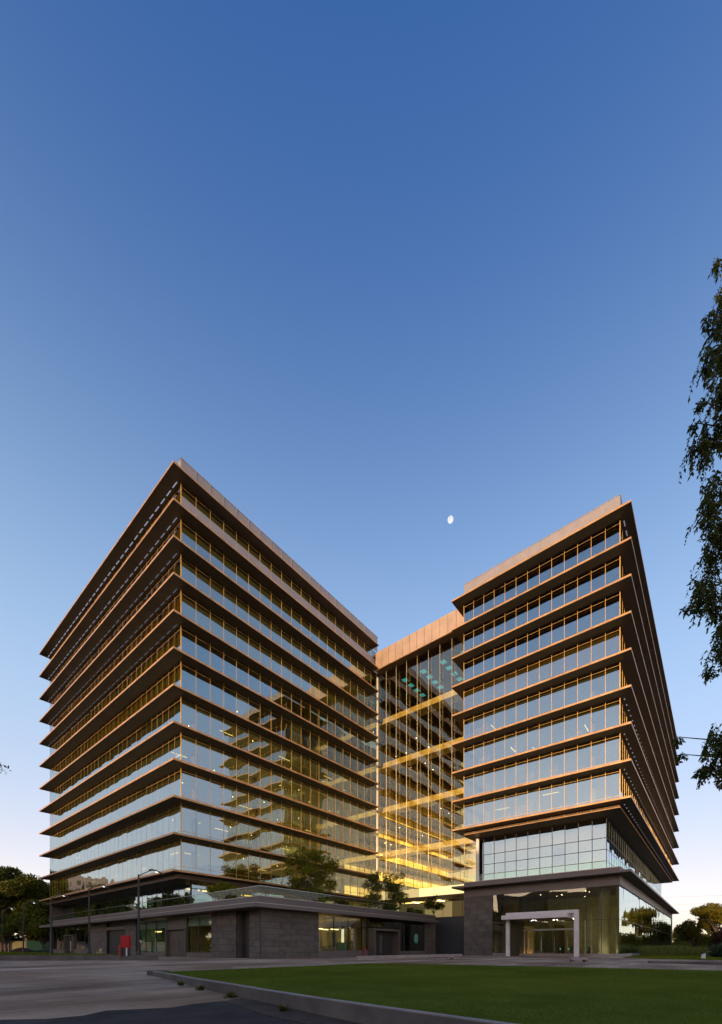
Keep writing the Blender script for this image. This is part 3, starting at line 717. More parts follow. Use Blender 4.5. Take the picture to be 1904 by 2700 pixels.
wall_box('room_wall', PX + 0.4, 74.05, 0, 31, 74.15, CB - 0.1, 'dark_door', PD)
wall_box('room_floor', PX + 0.3, PY + 0.3, 0.0, 56.5, 45, 0.04, 'floor_carpet', PD)
wall_box('soffit_panel', PX + 0.3, 40.5, 3.4, PX + 0.5, 58.2, 4.5, 'cafe_white', PD)
for x, y, w in ((34.2, 34.6, 1.0), (36.7, 34.6, 1.2), (36.5, 35.7, 0.8), (34.0, 35.8, 0.6)): wall_box('ceiling_light', x, y, 3.15, x + w, y + 0.12, 3.22, 'warm_light', PD)
for y in (41.2, 51.3, 55.5): wall_box('ceiling_light', PX + 2.0, y, 3.1, PX + 2.12, y + 1.6, 3.17, 'warm_light', PD)
wall_box('counter', PX + 1.6, 52.6, 0, PX + 2.2, 56.6, 1.3, 'teal_wall', PD); wall_box('counter', PX + 2.4, 40.9, 0, PX + 3.0, 44.3, 1.0, 'red_paint', PD); wall_box('shelf', PX + 3.2, 40.9, 1.9, PX + 3.6, 44.6, 2.2, 'cafe_white', PD)
for y0, y1, z in ((36.2, 36.5, 0),): 
    for x in (34.8, 37.9): wall_box('picture', x, y0, 1.2, x + 1.2, y1 - 0.02, 2.9, 'brown_door', PD)

# ---------------------------------------------------------------- cafe booth furniture behind the glass
for i, (x, flip, lab) in enumerate(((33.5, 1, 'white framed cafe bench on the left of the small table'), (37.3, -1, 'white framed cafe bench on the right of the small table'))):
    t = thing('bench_seat', lab, 'bench', (x, 33.6, 0.04), 'cafe benches')
    b = MB().box(x - 0.45, 33.3, 0.40, x + 0.45, 34.5, 0.52); obj('seat', b.mesh('seat', 'cafe_white'), t)
    b = MB().prism([(x - flip * 0.45, 33.3), (x - flip * 0.30, 33.3), (x - flip * 0.30, 34.5), (x - flip * 0.45, 34.5)][::flip], 0.52, 1.65); obj('backrest', b.mesh('backrest', 'teal_wall'), t)
    b = MB().box(x - 0.45, 33.32, 0.04, x - 0.38, 34.48, 0.40).box(x + 0.38, 33.32, 0.04, x + 0.45, 34.48, 0.40); obj('frame', b.mesh('frame', 'cafe_white'), t)
t = thing('cafe_table', 'small white pedestal table between the two cafe benches', 'table', (35.4, 33.9, 0.04))
obj('table_top', MB().box(34.7, 33.4, 0.98, 36.1, 34.4, 1.04).mesh('table_top', 'cafe_white'), t); obj('leg', MB().lathe(35.4, 33.9, [(0.30, 0.04), (0.05, 0.10), (0.05, 0.98)], 10).mesh('leg', 'cafe_white'), t)

# ---------------------------------------------------------------- right tower
BY0 = 10.45
TR = thing('office_tower', 'lower bronze and glass office tower on the right, standing over a glazed lobby', 'office tower', (HX, HY, 0), 'office towers')
polyR = [(XR, YR), (XRE, YR), (XRE, YRL), (XR, YRL)]
for k in range(1, 10): obj('floor_slab', slab_mesh(polyR, Z(k)), TR)
vy, vx, vl = edges(HY, HYL, 1.47), edges(HX, 128.9, 1.5), edges(HX, AX - 0.15, 1.7)
specs, fr = [], MB()
for k in range(2, 10):
    z0, z1 = Z(k) + TS + 0.005, Z(k - 1) - 0.005
    specs += bays('x', HX, vy, z0, z1) + bays('y', HY, vx, z0, z1) + bays('Y', HYL, vl, z0, z1)
    mull(fr, 'x', HX, vy[1:-1], z0, z1); mull(fr, 'y', HY, vx[1:], z0, z1)
    fr.box(HX - 0.035, HY - 0.035, z0, HX + 0.05, HY + 0.05, z1); fr.box(HX - 0.035, HYL - 0.05, z0, HX + 0.05, HYL + 0.035, z1)
    for u in vl[1:]: fr.box(u - 0.025, HYL - 0.06, z0, u + 0.025, HYL + 0.03, z1)
    for zz in (z0 + 0.66, z1 - 0.36, z0):
        trans(fr, 'x', HX, HY, HYL, zz); trans(fr, 'y', HY, HX, 128.9, zz)
glaze(TR, specs, 'facade_glass', 300)
obj('curtain_wall_frame', fr.mesh('curtain_wall_frame', 'mullion_bronze'), TR, kind='stuff')
for face, us in (('x', edges(HY, HYL, 1.47)), ('y', edges(HX + 0.06, 128.9, 2.1))):
    for u0, u1 in zip(us[:-1], us[1:]):
        b = MB()
        if face == 'y': b.box(u0 + 0.02, HY, Z(1) + TS, u1 - 0.02, HY + 0.05, Z(1) + TS + 2.62)
        else: b.box(HX, u0 + 0.02, Z(1) + TS, HX + 0.05, u1 - 0.02, Z(1) + TS + 2.62)
        obj('parapet_panel', b.mesh('parapet_panel', 'parapet_mesh'), TR)
b = MB(); z = Z(1) + TS + 2.62
b.box(HX - 0.03, HY - 0.03, z, HX + 0.12, HYL, z + 0.06); b.box(HX + 0.12, HY - 0.03, z, 129, HY + 0.12, z + 0.06)
for u in edges(HY, HYL, 1.47)[1:-1]: b.box(HX - 0.05, u - 0.045, Z(1) + TS, HX - 0.002, u + 0.045, z)
obj('parapet_cap', b.mesh('parapet_cap', 'cap_metal'), TR)
sl2 = MB().box(-0.42, -0.05, -0.012, 0.42, 0.05, 0).mesh('soffit_glow', 'soffit_glow')
rest = MB()
sl3 = MB().box(-0.15, -0.05, -0.012, 0.15, 0.05, 0).mesh('soffit_glow', 'soffit_glow_0')
for k in (1, 6, 7, 8, 9):
    for i, (u0, u1) in enumerate(zip(vx[:-1], vx[1:])):
        if k == 1 and i < 3: obj('soffit_glow', sl2, TR, ((u0 + u1) / 2, HY - 0.32, Z(k)))
        elif k > 1 and i < 8: obj('soffit_glow', sl3, TR, ((u0 + u1) / 2, HY - 0.32, Z(k)))
        elif k > 1: rest.box((u0 + u1) / 2 - 0.15, HY - 0.37, Z(k) - 0.012, (u0 + u1) / 2 + 0.15, HY - 0.27, Z(k))
obj('soffit_glow_row', rest.mesh('soffit_glow_row', 'soffit_glow'), TR, kind='stuff')
for k in range(2, 10):
    b = MB(); b.box(HX + 0.35, HY + 0.35, Z(k - 1) - 0.42, 128, HYL - 0.3, Z(k - 1) - 0.36); obj('ceiling', b.mesh('ceiling', 'ceiling_paint' if k < 5 else 'ceiling_fill_%d' % (0 if k < 7 else 1)), TR)  # ceilings of the lower storeys glow as added fill
    b = MB(); b.box(HX + 0.2, HY + 0.3, Z(k) + TS, 128, HYL - 0.3, Z(k) + TS + 0.03); obj('carpet', b.mesh('carpet', 'floor_carpet'), TR)
b = MB(); b.box(69, 13.5, 0, 122, 23.5, Z(1)); obj('core_wall', b.mesh('core_wall', 'core_wall'), TR)
b = MB(); b.box(129.0, HY, 0, 129.2, HYL, 9.3); b.box(129.0, HY, Z(9) + TS, 129.2, HYL, Z(1)); b.box(124.8, BY0, 9.4, 124.95, HYL - 0.3, Z(9) - 0.45); b.box(AX, HYL, 5, 124.7, HYL + 0.1, Z(1)); obj('rear_wall', b.mesh('rear_wall', 'grey_metal'), TR)
for x, y in [(59.8, 25.6), (59.8, 12), (68, 10.2), (77, 10.2), (86, 10.2)]:
    b = MB(); b.lathe(x, y, [(0.36, 17), (0.36, Z(1))], 12); obj('column', b.mesh('column', 'white_column'), TR)
dots = MB()
for k in range(5, 10):
    zc = Z(k - 1) - 0.43
    for y in np.arange(10.5, 27, 2.8):
        if rng.uniform() < 0.34: obj('ceiling_light', lamp_y if rng.uniform() < 0.6 else lamp_x, TR, (rng.choice([58.6, 60.6, 62.6]), y + rng.uniform(-1, 1), zc))
        xx, yy = rng.uniform(57.3, 63), y + rng.uniform(-1, 1); dots.lathe(xx, yy, [(0.06, zc - 0.03), (0.06, zc)], 6)
    for y in np.arange(9.6, 27, 3.0):
        if k >= 6 and rng.uniform() < 0.5:
            w, h, x = rng.uniform(0.8, 2.2), rng.choice([1.1, 1.6, 2.4]), rng.uniform(57.4, 59.5)
            b = MB().box(x, y, Z(k) + TS + 0.03, x + 0.4, y + w, Z(k) + TS + h); b.box(x + 0.05, y + 0.1, Z(k) + TS + h, x + 0.3, y + w * 0.45, Z(k) + TS + h + 0.4)
            obj('cupboard', b.mesh('cupboard', 'furniture'), TR)
for u0, u1 in zip(vy[:-1], vy[1:]):
    b = MB().box(HX + 0.20, u0 + 0.06, Z(5) + TS + rng.choice([0.05, 0.9, 1.2, 0.05]), HX + 0.22, u1 - 0.06, Z(4) - 0.36)
    obj('roller_blind', b.mesh('roller_blind', 'grey_blind'), TR)
for u0, u1 in zip(vx[:26], vx[1:27]):
    b = MB().box(u0 + 0.06, HY + 0.22, Z(9) + TS, u1 - rng.choice([0.06, 0.5]), HY + 0.24, Z(8) - 0.36); obj('roller_blind', b.mesh('roller_blind', rng.choice(['olive_blind', 'grey_blind'])), TR)
# stepped soffit under the lowest slab
SB = Z(9) - 0.42
b = MB().box(HX + 0.05, HY + 0.05, SB, 128.9, HYL - 0.05, Z(9) - 0.003); obj('soffit_box', b.mesh('soffit_box', 'soffit_bronze'), TR)
b = MB().box(HX - 0.04, HY - 0.04, SB - 0.02, HX + 0.04, HYL, SB + 0.07).box(HX + 0.045, HY - 0.04, SB - 0.02, 128.9, HY + 0.04, SB + 0.07)
for u in vy[1:-1]: b.box(HX - 0.02, u - 0.02, SB + 0.072, HX + 0.04, u + 0.02, Z(9) - 0.005)
obj('soffit_trim', b.mesh('soffit_trim', 'edge_bronze'), TR)
# recessed two-storey window block
BX, BY, BYL = 59.4, 10.4, 26.0
wy, wx = edges(BY, BYL, 1.56), edges(BX, 125, 1.65)
specs, fr = [], MB(); rows = (9.55, 11.55, 12.95, 14.35, SB - 0.01)
for z0, z1 in zip(rows[:-1], rows[1:]):
    specs += bays('x', BX, wy, z0 + 0.01, z1 - 0.01); specs += bays('y', BY, wx, z0 + 0.01, z1 - 0.01)
glaze(TR, specs, 'facade_glass', 160)
mull(fr, 'x', BX, wy, 9.5, SB - 0.01, 0.07, 0.03); mull(fr, 'y', BY, wx[1:], 9.5, SB - 0.01, 0.06, 0.03)
for z0 in rows[:-1]: trans(fr, 'x', BX, BY + 0.04, BYL, z0, 0.07, 0.025); trans(fr, 'y', BY, BX + 0.07, 125, z0, 0.07, 0.025)
obj('block_frame', fr.mesh('block_frame', 'mullion_dark'), TR, kind='stuff')
b = MB().box(BX + 0.3, BY + 0.3, 12.8, 125, BYL - 0.2, 13.0); obj('mezzanine', b.mesh('mezzanine', 'ceiling_paint'), TR)
b = MB().box(BX + 3, BY + 0.2, 9.5, BX + 3.1, BYL, SB); obj('room_wall', b.mesh('room_wall', 'ceiling_paint'), TR)
b = MB().box(BX - 0.02, BYL + 0.06, 9.5, AX, BYL + 0.16, SB - 0.01); obj('side_pane', b.mesh('side_pane', 'facade_glass'), TR)
b = MB().lathe(59.0, 26.75, [(0.24, 9.5), (0.24, SB)], 14); obj('column', b.mesh('column', 'white_column'), TR)
# stone base, canopy, parapet and balustrade
CR = Z(11)
polyC = [(XR, YR), (XRE, YR), (XRE, YRL), (XR, YRL)]
obj('canopy_slab', slab_mesh(polyC, CR, 0.26, ('grey_metal', 'soffit_bronze', 'grey_metal')), TR)
b = MB().box(HX, HY, CR + 0.26, HX + 0.25, HYL, 10.16).box(HX + 0.25, HY, CR + 0.26, 128, HY + 0.25, 10.16); obj('parapet', b.mesh('parapet', 'grey_metal'), TR)
b = MB().box(HX - 0.06, HY - 0.06, 10.16, HX + 0.30, HYL + 0.06, 10.25).box(HX + 0.30, HY - 0.06, 10.16, 128, HY + 0.30, 10.25); obj('coping', b.mesh('coping', 'cap_metal'), TR)
for u0, u1 in zip(vy[:-1:1], vy[1::1]):
    b = MB().box(HX + 0.10, u0 + 0.015, 10.25, HX + 0.12, u1 - 0.015, 11.15); obj('railing_pane', b.mesh('railing_pane', 'rail_glass'), TR)
for u0, u1 in zip(vx[0:24:2], vx[2:26:2]):
    b = MB().box(u0 + 0.015, HY + 0.10, 10.25, u1 - 0.015, HY + 0.12, 11.15); obj('railing_pane', b.mesh('railing_pane', 'rail_glass'), TR)
FB = 8.15
b = MB().box(HX, HY, FB, HX + 0.3, HYL, CR - 0.003).box(HX + 0.3, HY, FB, 128, HY + 0.3, CR - 0.003).box(HX + 0.3, HYL - 0.3, FB, AX + 2, HYL, CR - 0.003)
obj('fascia', b.mesh('fascia', 'grey_metal'), TR)
stone_wall(TR, 'x', HX, 23.45, HYL, -0.05, FB, 2.1, 0.83)
b = MB().box(HX + 0.31, 23.45, -0.3, AX, 23.75, FB).box(HX + 0.31, HYL - 0.3, -0.3, AX + 2, HYL, FB); obj('backing_wall', b.mesh('backing_wall', 'stone_slab_b'), TR)
LX, LY = HX + 0.14, HY + 0.14
b = MB().box(HX - 0.05, HY - 0.1, -0.3, HX + 0.4, 23.42, 0.34).box(HX + 0.4, HY - 0.1, -0.3, 128, HY + 0.4, 0.34); obj('plinth', b.mesh('plinth', 'concrete_pale'), TR)
specs = []
for ys in (edges(LY, 12.0, 1.75), edges(12.0, 20.4, 2.1), edges(20.4, 23.42, 1.5)):
    for z0, z1 in ((0.36, 4.28), (4.32, FB)): specs += bays('x', LX, ys, z0, z1, 0.02)
for z0, z1 in ((0.36, 4.28), (4.32, FB)): specs += bays('y', LY, edges(LX, 127.5, 1.5), z0, z1, 0.015)
specs = [q for q in specs if not (q[0] == 'x' and q[3] < 4.3 and 12.0 < q[2] < 20.4)]
glaze(TR, [q for q in specs if q[0] == 'x'], 'lobby_glass', 300)
glaze(TR, [q for q in specs if q[0] == 'y'], 'facade_glass', 110, 0.006)
fr = MB()
for z in (4.28,): trans(fr, 'x', LX, LY, 12.0, z, 0.05, 0.02); trans(fr, 'x', LX, 20.4, 23.4, z, 0.05, 0.02); trans(fr, 'y', LY, LX, 127, z, 0.05, 0.02)
mull(fr, 'x', LX, [LY, 10.4, 12.0], 0.34, FB, 0.06, 0.02)
obj('lobby_frame', fr.mesh('lobby_frame', 'mullion_dark'), TR)
# steel fins with glass clamps behind the lobby glass
for y in (8.95, 12.2):
    b = MB().box(LX + 0.25, y - 0.02, 0.36, LX + 0.55, y + 0.02, FB)
    f = obj('glass_fin', b.mesh('glass_fin', 'rail_glass'), TR)
    c = MB()
    for z in (1.3, 2.6, 4.1, 5.4, 6.8): c.box(LX + 0.05, y - 0.12, z, LX + 0.30, y - 0.06, z + 0.06); c.box(LX + 0.05, y + 0.06, z, LX + 0.30, y + 0.12, z + 0.06)
    obj('clamp', c.mesh('clamp', 'steel'), f)
for x, y, r in ((58.7, 10.5, 0.62), (57.6, 8.95, 0.16), (66.5, 19, 0.5)):
    b = MB().lathe(x, y, [(r, 0.3), (r, FB + 0.5)], 20); obj('column', b.mesh('column', 'concrete_column', smooth=False), TR)
wall_box('lobby_floor', HX + 0.4, HY + 0.4, -0.1, 69, 23.4, 0.08, 'stone_slab_c', TR)
wall_box('lobby_ceiling', HX + 0.35, HY + 0.35, FB - 0.02, 128, 23.4, FB + 0.03, 'soffit_bronze', TR)
wall_box('floor_glow', HX + 0.45, 9.0, 0.085, HX + 0.6, 23.0, 0.12, 'lobby_fill', TR); wall_box('floor_glow', HX + 6.0, 9.0, 0.085, HX + 6.15, 16.0, 0.12, 'lobby_fill', TR)  # added strips, hidden behind the plinth, to brighten the lobby columns
wall_box('lobby_wall', 66.8, 8.9, 0.08, 67.0, 23.4, FB - 0.03, 'concrete_column', TR)
wall_box('lobby_wall', 62.5, 17.0, 0.08, 66.7, 17.2, 4.2, 'door_frame', TR)
wall_box('lobby_wall', 60.4, 19.3, 0.08, 60.6, 20.9, 4.0, 'warm_wall', TR)
wall_box('lobby_wall', 59.2, 20.95, 0.08, 60.0, 23.3, FB - 0.03, 'door_frame', TR)
wall_box('wall_niche', 59.10, 21.6, 0.1, 59.19, 22.6, 3.2, 'concrete_column', TR)
wall_box('floor_glow', 60.1, 19.4, 0.09, 60.3, 20.8, 0.14, 'warm_light', TR); wall_box('floor_glow', 59.0, 20.98, 0.09, 59.1, 21.5, 0.14, 'warm_light', TR)
for i, y in enumerate((13.2, 14.3, 15.4, 16.5)):
    g = obj('turnstile', MB().box(63.0, y, 0.08, 64.4, y + 0.22, 1.15).mesh('turnstile', 'dark_door'), TR)
    obj('indicator', MB().box(62.97, y + 0.06, 0.85, 62.995, y + 0.15, 0.95).mesh('indicator', 'green_light'), g)
dots = MB()
for y in np.arange(12.8, 20, 2.4):
    for i in range(5): dots.lathe(rng.uniform(54.0, 56), y + rng.uniform(-0.5, 0.5), [(0.045, 4.405), (0.045, 4.425)], 6)
for i in range(9): dots.lathe(rng.uniform(59, 66), rng.uniform(10, 23), [(0.035, FB - 0.06), (0.035, FB - 0.025)], 6)
obj('downlight', dots.mesh('downlight', 'down_light'), TR, kind='stuff')
# projecting stone entrance portal with its canopy and glass doors
P0, P1, PXF = 12.11, 20.32, 53.0
seg = lambda a, bb, n: list(zip(edges(a, bb, (bb - a) / n)[:-1], edges(a, bb, (bb - a) / n)[1:]))
for y0, y1 in ((P0, P0 + 0.42), (P1 - 0.42, P1)):
    for z0, z1 in seg(-0.05, 5.35, 4): wall_box('portal_stone', PXF, y0, z0 + 0.008, PXF + 0.55, y1, z1 - 0.008, 'portal_stone', TR)
for y0, y1 in seg(P0 + 0.43, P1 - 0.43, 4): wall_box('portal_stone', PXF + 0.005, y0 + 0.008, 4.98, PXF + 0.54, y1 - 0.008, 5.342, 'portal_stone', TR)
for y0, y1 in seg(P0 + 0.95, P1 + 0.15, 2): wall_box('portal_canopy', PXF - 1.1, y0 + 0.005, 4.47, HX - 0.02, y1 - 0.005, 4.97, 'portal_stone', TR)
wall_box('portal_return', PXF + 0.56, P0 + 0.02, 0.0, HX + 0.1, P0 + 0.045, 5.3, 'lobby_glass', TR)
wall_box('portal_soffit', PXF - 1.0, P0 + 1.0, 4.43, HX - 0.02, P1 - 0.65, 4.467, 'soffit_bronze', TR)
wall_box('portal_side', PXF + 0.3, P1 - 0.50, 0.0, HX + 1.6, P1 - 0.43, 4.5, 'dark_door', TR)
for y0, y1 in seg(12.8, 19.0, 4):
    d = obj('glass_door', MB().box(HX + 0.5, y0 + 0.02, 0.05, HX + 0.525, y1 - 0.02, 3.2).mesh('glass_door', 'lobby_glass'), TR)
    obj('handle', MB().tube([(HX + 0.44, y1 - 0.2, 0.6), (HX + 0.44, y1 - 0.2, 2.4)], 0.025, 6).mesh('handle', 'steel'), d)
wall_box('door_head', HX + 0.42, 12.75, 3.22, HX + 0.62, 19.6, 3.42, 'steel', TR); wall_box('overdoor_pane', HX + 0.5, 12.75, 3.43, HX + 0.525, 19.6, 4.5, 'lobby_glass', TR)
wall_box('door_pier', HX + 0.42, 19.05, 0, HX + 0.62, 19.25, 3.2, 'door_frame', TR)
b = MB().box(57.05, 27.66, -0.2, 57.25, 36.0, 5.6); obj('link_wall', b.mesh('link_wall', 'mullion_dark'), TR)

# ---------------------------------------------------------------- glazed atrium between the towers
AT = thing('glass_atrium', 'tall glazed atrium glowing gold between the two bronze towers', 'atrium', (AX, 37, 5))
ay = edges(27.72, 46.62, 2.1)
az = [10.75] + [Z(k) for k in (10, 9, 8, 7, 6, 5, 4, 3, 2, 1)]; az[0] = 10.75
specs = []
for z0, z1 in zip(az[:-1], az[1:]): specs += bays('x', AX, ay, z0 + 0.01, z1 - 0.01, 0.02)
glaze(AT, specs, 'atrium_glass', 300, 0.006)
for y0, y1 in zip(edges(27.8, 46.0, 1.4)[:-1], edges(27.8, 46.0, 1.4)[1:]):
    wall_box('fascia_panel', AX - 1.55, y0 + 0.03, Z(1) + 0.02, AX - 1.48, y1 - 0.03, Z(1) + 3.0, 'copper_panel', AT)
wall_box('fascia_board', AX - 1.475, 27.8, Z(1) + 0.02, AX - 1.42, 46.0, Z(1) + 2.98, 'soffit_bronze', AT)
wall_box('fascia_trim', AX - 1.62, 27.8, Z(1) - 0.10, AX - 1.40, 46.0, Z(1) + 0.015, 'edge_bronze', AT)
wall_box('fascia_soffit', AX - 1.40, 27.8, Z(1) - 0.06, AX + 0.05, 46.0, Z(1) + 0.01, 'soffit_bronze', AT)
for y in ay:
    obj('steel_rod', MB().tube([(AX - 0.40, y, 10.2), (AX - 0.40, y, Z(1) - 0.06)], 0.026, 6).mesh('steel_rod', 'rod_gold'), AT)
    obj('steel_rod', MB().tube([(AX + 1.10, y + 0.3, 10.2), (AX + 1.10, y + 0.3, Z(1))], 0.018, 6).mesh('steel_rod', 'rod_gold'), AT)
wall_box('corner_post', AX - 0.22, 46.50, 9.6, AX - 0.02, 46.66, Z(1) - 0.07, 'white_column', AT)
b = MB()
for y in ay:
    for z in np.arange(12, Z(1), 2.0): b.box(AX - 0.42, y - 0.04, z, AX + 0.9, y + 0.04, z + 0.05)
obj('rod_bracket', b.mesh('rod_bracket', 'steel'), AT, kind='stuff')
for k in (3, 5, 7, 9):
    for y0, y1 in zip(ay[:-1], ay[1:]): wall_box('bridge_panel', AX + 1.5, y0 + 0.012, Z(k) + 0.05, AX + 1.58, y1 - 0.012, Z(k) + 1.0, 'gold_panel', AT)
    wall_box('bridge_deck', AX + 1.6, 27.75, Z(k) + 0.1, AX + 3.6, 50.9, Z(k) + 0.4, 'gold_panel', AT)
for y0, y1 in zip(edges(28.8, 46.2, 2.9)[:-1], edges(28.8, 46.2, 2.9)[1:]): wall_box('bridge_panel', AX - 1.0, y0 + 0.01, Z(11) + 0.02, AX - 0.9, y1 - 0.01, Z(11) + 1.35, 'glow_panel_%d' % int(rng.choice([2, 2, 3, 3])), AT)  # self-lit panels stand in for a gold sunlit reflection
wall_box('bridge_deck', AX - 0.88, 27.75, Z(11) - 0.2, AX + 3.5, 46.4, Z(11) + 0.02, 'soffit_bronze', AT)
# galleries down the left flank, seen through the glass
gx = edges(AX + 0.1, 104, 1.83); specs, fr = [], MB()
for k in range(1, 13):
    zz = Z(k)
    b = MB(); b.prism([(AX + 0.05, 48.3), (104, 48.3), (104, 62), (AX + 0.05, 62)], zz, zz + TS); b.mi = [2, 1, 0, 0, 0, 0]  # overhang deepened to imitate the near tower's reflected soffit bands
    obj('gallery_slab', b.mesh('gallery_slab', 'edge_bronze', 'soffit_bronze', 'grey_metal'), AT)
    if k > 1:
        specs += bays('y', 51.0, gx, zz + TS + 0.01, Z(k - 1) - 0.01); mull(fr, 'y', 51.0, gx[::2], zz + TS, Z(k - 1), 0.05, 0.03)
        b = MB().box(AX + 0.3, 51.3, Z(k - 1) - 0.4, 104, 61, Z(k - 1) - 0.34); obj('ceiling', b.mesh('ceiling', 'ceiling_paint'), AT)
glaze(AT, specs, 'gallery_glass', 60)
obj('gallery_frame', fr.mesh('gallery_frame', 'mullion_dark'), AT, kind='stuff')
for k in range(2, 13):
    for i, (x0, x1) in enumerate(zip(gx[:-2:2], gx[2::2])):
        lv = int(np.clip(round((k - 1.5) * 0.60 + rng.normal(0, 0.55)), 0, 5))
        wall_box('glow_panel', x0 + 0.03, 54.5, Z(k) + TS, x1 - 0.03, 54.7, Z(k - 1) - 0.41, 'glow_panel_%d' % lv, AT)  # added glowing panels imitate sunset gold, brighter towards the bottom
wall_box('atrium_floor', AX - 4.0, 27.8, 4.98, 104, 58, 5.20, 'portal_stone', AT)
specs, fr = [], MB(); ey = edges(27.8, 51, 2.1)
for k in range(2, 13):
    specs += [('X', 104.0, (y0 + y1) / 2, Z(k) + 2.0, y1 - y0 - 0.02, 3.96) for y0, y1 in zip(ey[:-1], ey[1:])]
    trans(fr, 'x', 104, 27.8, 51, Z(k), 0.3, 0.15)
mull(fr, 'x', 104.0, ey, 5.2, Z(1)); glaze(AT, specs, 'atrium_glass', 0)
obj('rear_frame', fr.mesh('rear_frame', 'mullion_bronze'), AT, kind='stuff')
# roof with rows of skylights
zr = Z(1) + 2.6; holes = []
for y in (33.1, 37.2, 41.3, 45.4):
    for i in range(4): holes.append((68.4 + 2.1 * i, y))
b = MB(); xs = [AX - 1.45, 68.4]
for i in range(4): xs += [68.4 + 2.1 * i + 1.55, 68.4 + 2.1 * (i + 1)]
xs = sorted(set(np.round(xs, 3))) + [104.0]
ys = sorted([27.8, 60.0] + [q for y in (33.1, 37.2, 41.3, 45.4) for q in (y, y + 1.25)])
for i, (x0, x1) in enumerate(zip(xs[:-1], xs[1:])):
    for y0, y1 in zip(ys[:-1], ys[1:]):
        hole = any(abs(x0 - hx) < 0.01 and abs(y0 - hy) < 0.01 for hx, hy in holes)
        if not hole: b.box(x0, y0, zr, x1, y1, zr + 0.35)
obj('atrium_roof', b.mesh('atrium_roof', 'soffit_bronze'), AT)
for hx, hy in holes: wall_box('skylight', hx + 0.02, hy + 0.02, zr + 0.36, hx + 1.53, hy + 1.23, zr + 0.39, 'teal_glass', AT)
for y in np.arange(35.5, 49, 4.1): wall_box('roof_beam', AX + 0.2, y, zr - 1.3, 104, y + 0.45, zr - 0.003, 'soffit_bronze', AT)
dots = MB()
for i in range(26):
    k = int(rng.integers(2, 12)); dots.lathe(rng.uniform(AX + 2, 95), 49.0 + rng.uniform(0, 0.8), [(0.05, Z(k) - 0.05), (0.09, Z(k) - 0.004)], 6)
obj('downlight', dots.mesh('downlight', 'down_light'), AT, kind='stuff')
for x, y in ((64.5, 31), (64.5, 36), (64.5, 41), (70, 33), (70, 40)):
    wall_box('entry_lamp', x, y, Z(11) - 0.30, x + 1.8, y + 0.5, Z(11) - 0.24, 'warm_light', AT)
for i, (y0, y1) in enumerate(zip(edges(29, 47, 1.8)[:-1], edges(29, 47, 1.8)[1:])):
    for z0, z1 in ((5.2, 6.1), (6.2, 8.9)):
        if rng.uniform() < 0.8: wall_box('entry_glow_panel', AX + 4.5, y0 + 0.06, z0, AX + 4.6, y1 - 0.06, z1, 'glow_panel_%d' % int(rng.choice([0, 0, 1, 2, 3])), AT)  # glow imitates patches of gold light on the entry
wall_box('entry_wall', AX + 4.8, 28.5, 5.2, AX + 4.9, 50, Z(11) - 0.25, 'dark_door', AT)
# flight of steps from the terrace towards the atrium
ST = thing('terrace_stair', 'short flight of stone steps with a metal rail on the terrace near the atrium', 'stairs', (50.5, 40, 5.22))
for i in range(9): wall_box('step', 48.6 + 0.42 * i, 38.8, 5.22, 48.6 + 0.42 * (i + 1) - 0.01, 41.2, 5.22 + 0.17 * (i + 1), 'portal_stone', ST)
b = MB(); b.tube([(48.6, 38.75, 6.3), (52.4, 38.75, 7.7)], 0.035, 6)
for i in range(6): b.tube([(48.6 + 0.76 * i, 38.75, 5.22 + 0.30 * i), (48.6 + 0.76 * i, 38.75, 6.3 + 0.28 * i)], 0.02, 5)
obj('handrail', b.mesh('handrail', 'steel'), ST)

# ---------------------------------------------------------------- trees
def crown_points(clumps, per, spread, rad_pow=0.5):
    P = []
    for c, r in clumps:
        n = max(8, int(per * (r ** 2)))
        d = rng.normal(size=(n, 3)); d /= np.linalg.norm(d, axis=1)[:, None]
        P.append(np.array(c) + d * (r * rng.uniform(0.25, 1.0, n) ** rad_pow)[:, None] * np.array(spread))
    return np.concatenate(P)

def make_tree(name, label, x, y, z, h, cr, leafmat_, leaf, per, seed_clumps=16, trunk_r=0.25, crown_lo=0.35, flat=0.75, group='background trees', cat='tree', lean=0.0, clump_r=0.34):
    t = thing(name, label, cat, (x, y, z), group)
    top = z + h; c0 = z + h * crown_lo; cz = (top + c0) / 2; ch = (top - c0) / 2
    clumps = []
    for i in range(seed_clumps):
        while True:
            q = rng.uniform(-1, 1, 3)
            if 0.15 < np.dot(q, q) < 1: break
        r = cr * clump_r * rng.uniform(0.7, 1.25)
        clumps.append(((x + lean * (q[2] + 1) + q[0] * (cr - r * 0.8), y + q[1] * (cr - r * 0.8), cz + q[2] * (ch - r * flat * 0.8)), r))
    b = MB(); fork = z + h * crown_lo * 0.85
    b.tube([(x, y, z - 0.4), (x + 0.06 * cr, y, z + 0.4 * (fork - z)), (x + lean * 0.4, y + 0.05 * cr, fork)], [trunk_r * 1.25, trunk_r, trunk_r * 0.8], 9)
    for (c, r) in clumps:
        p0 = Vector((x + lean * 0.4, y + 0.05 * cr, fork)); p2 = Vector(c); m = p0.lerp(p2, 0.5) + Vector((rng.normal(0, 0.12) * cr * 0.5, rng.normal(0, 0.12) * cr * 0.5, 0.12 * ch))
        b.tube([p0, m, p2], [trunk_r * 0.5, trunk_r * 0.28, trunk_r * 0.10], 5, cap=False)
    obj('trunk', b.mesh('trunk', 'bark', smooth=True), t)
    P = crown_points(clumps, per, (1, 1, flat))
    obj('crown', leaf_mesh('crown', P, leaf, leafmat_, 0.55, 0.5), t)
    return t

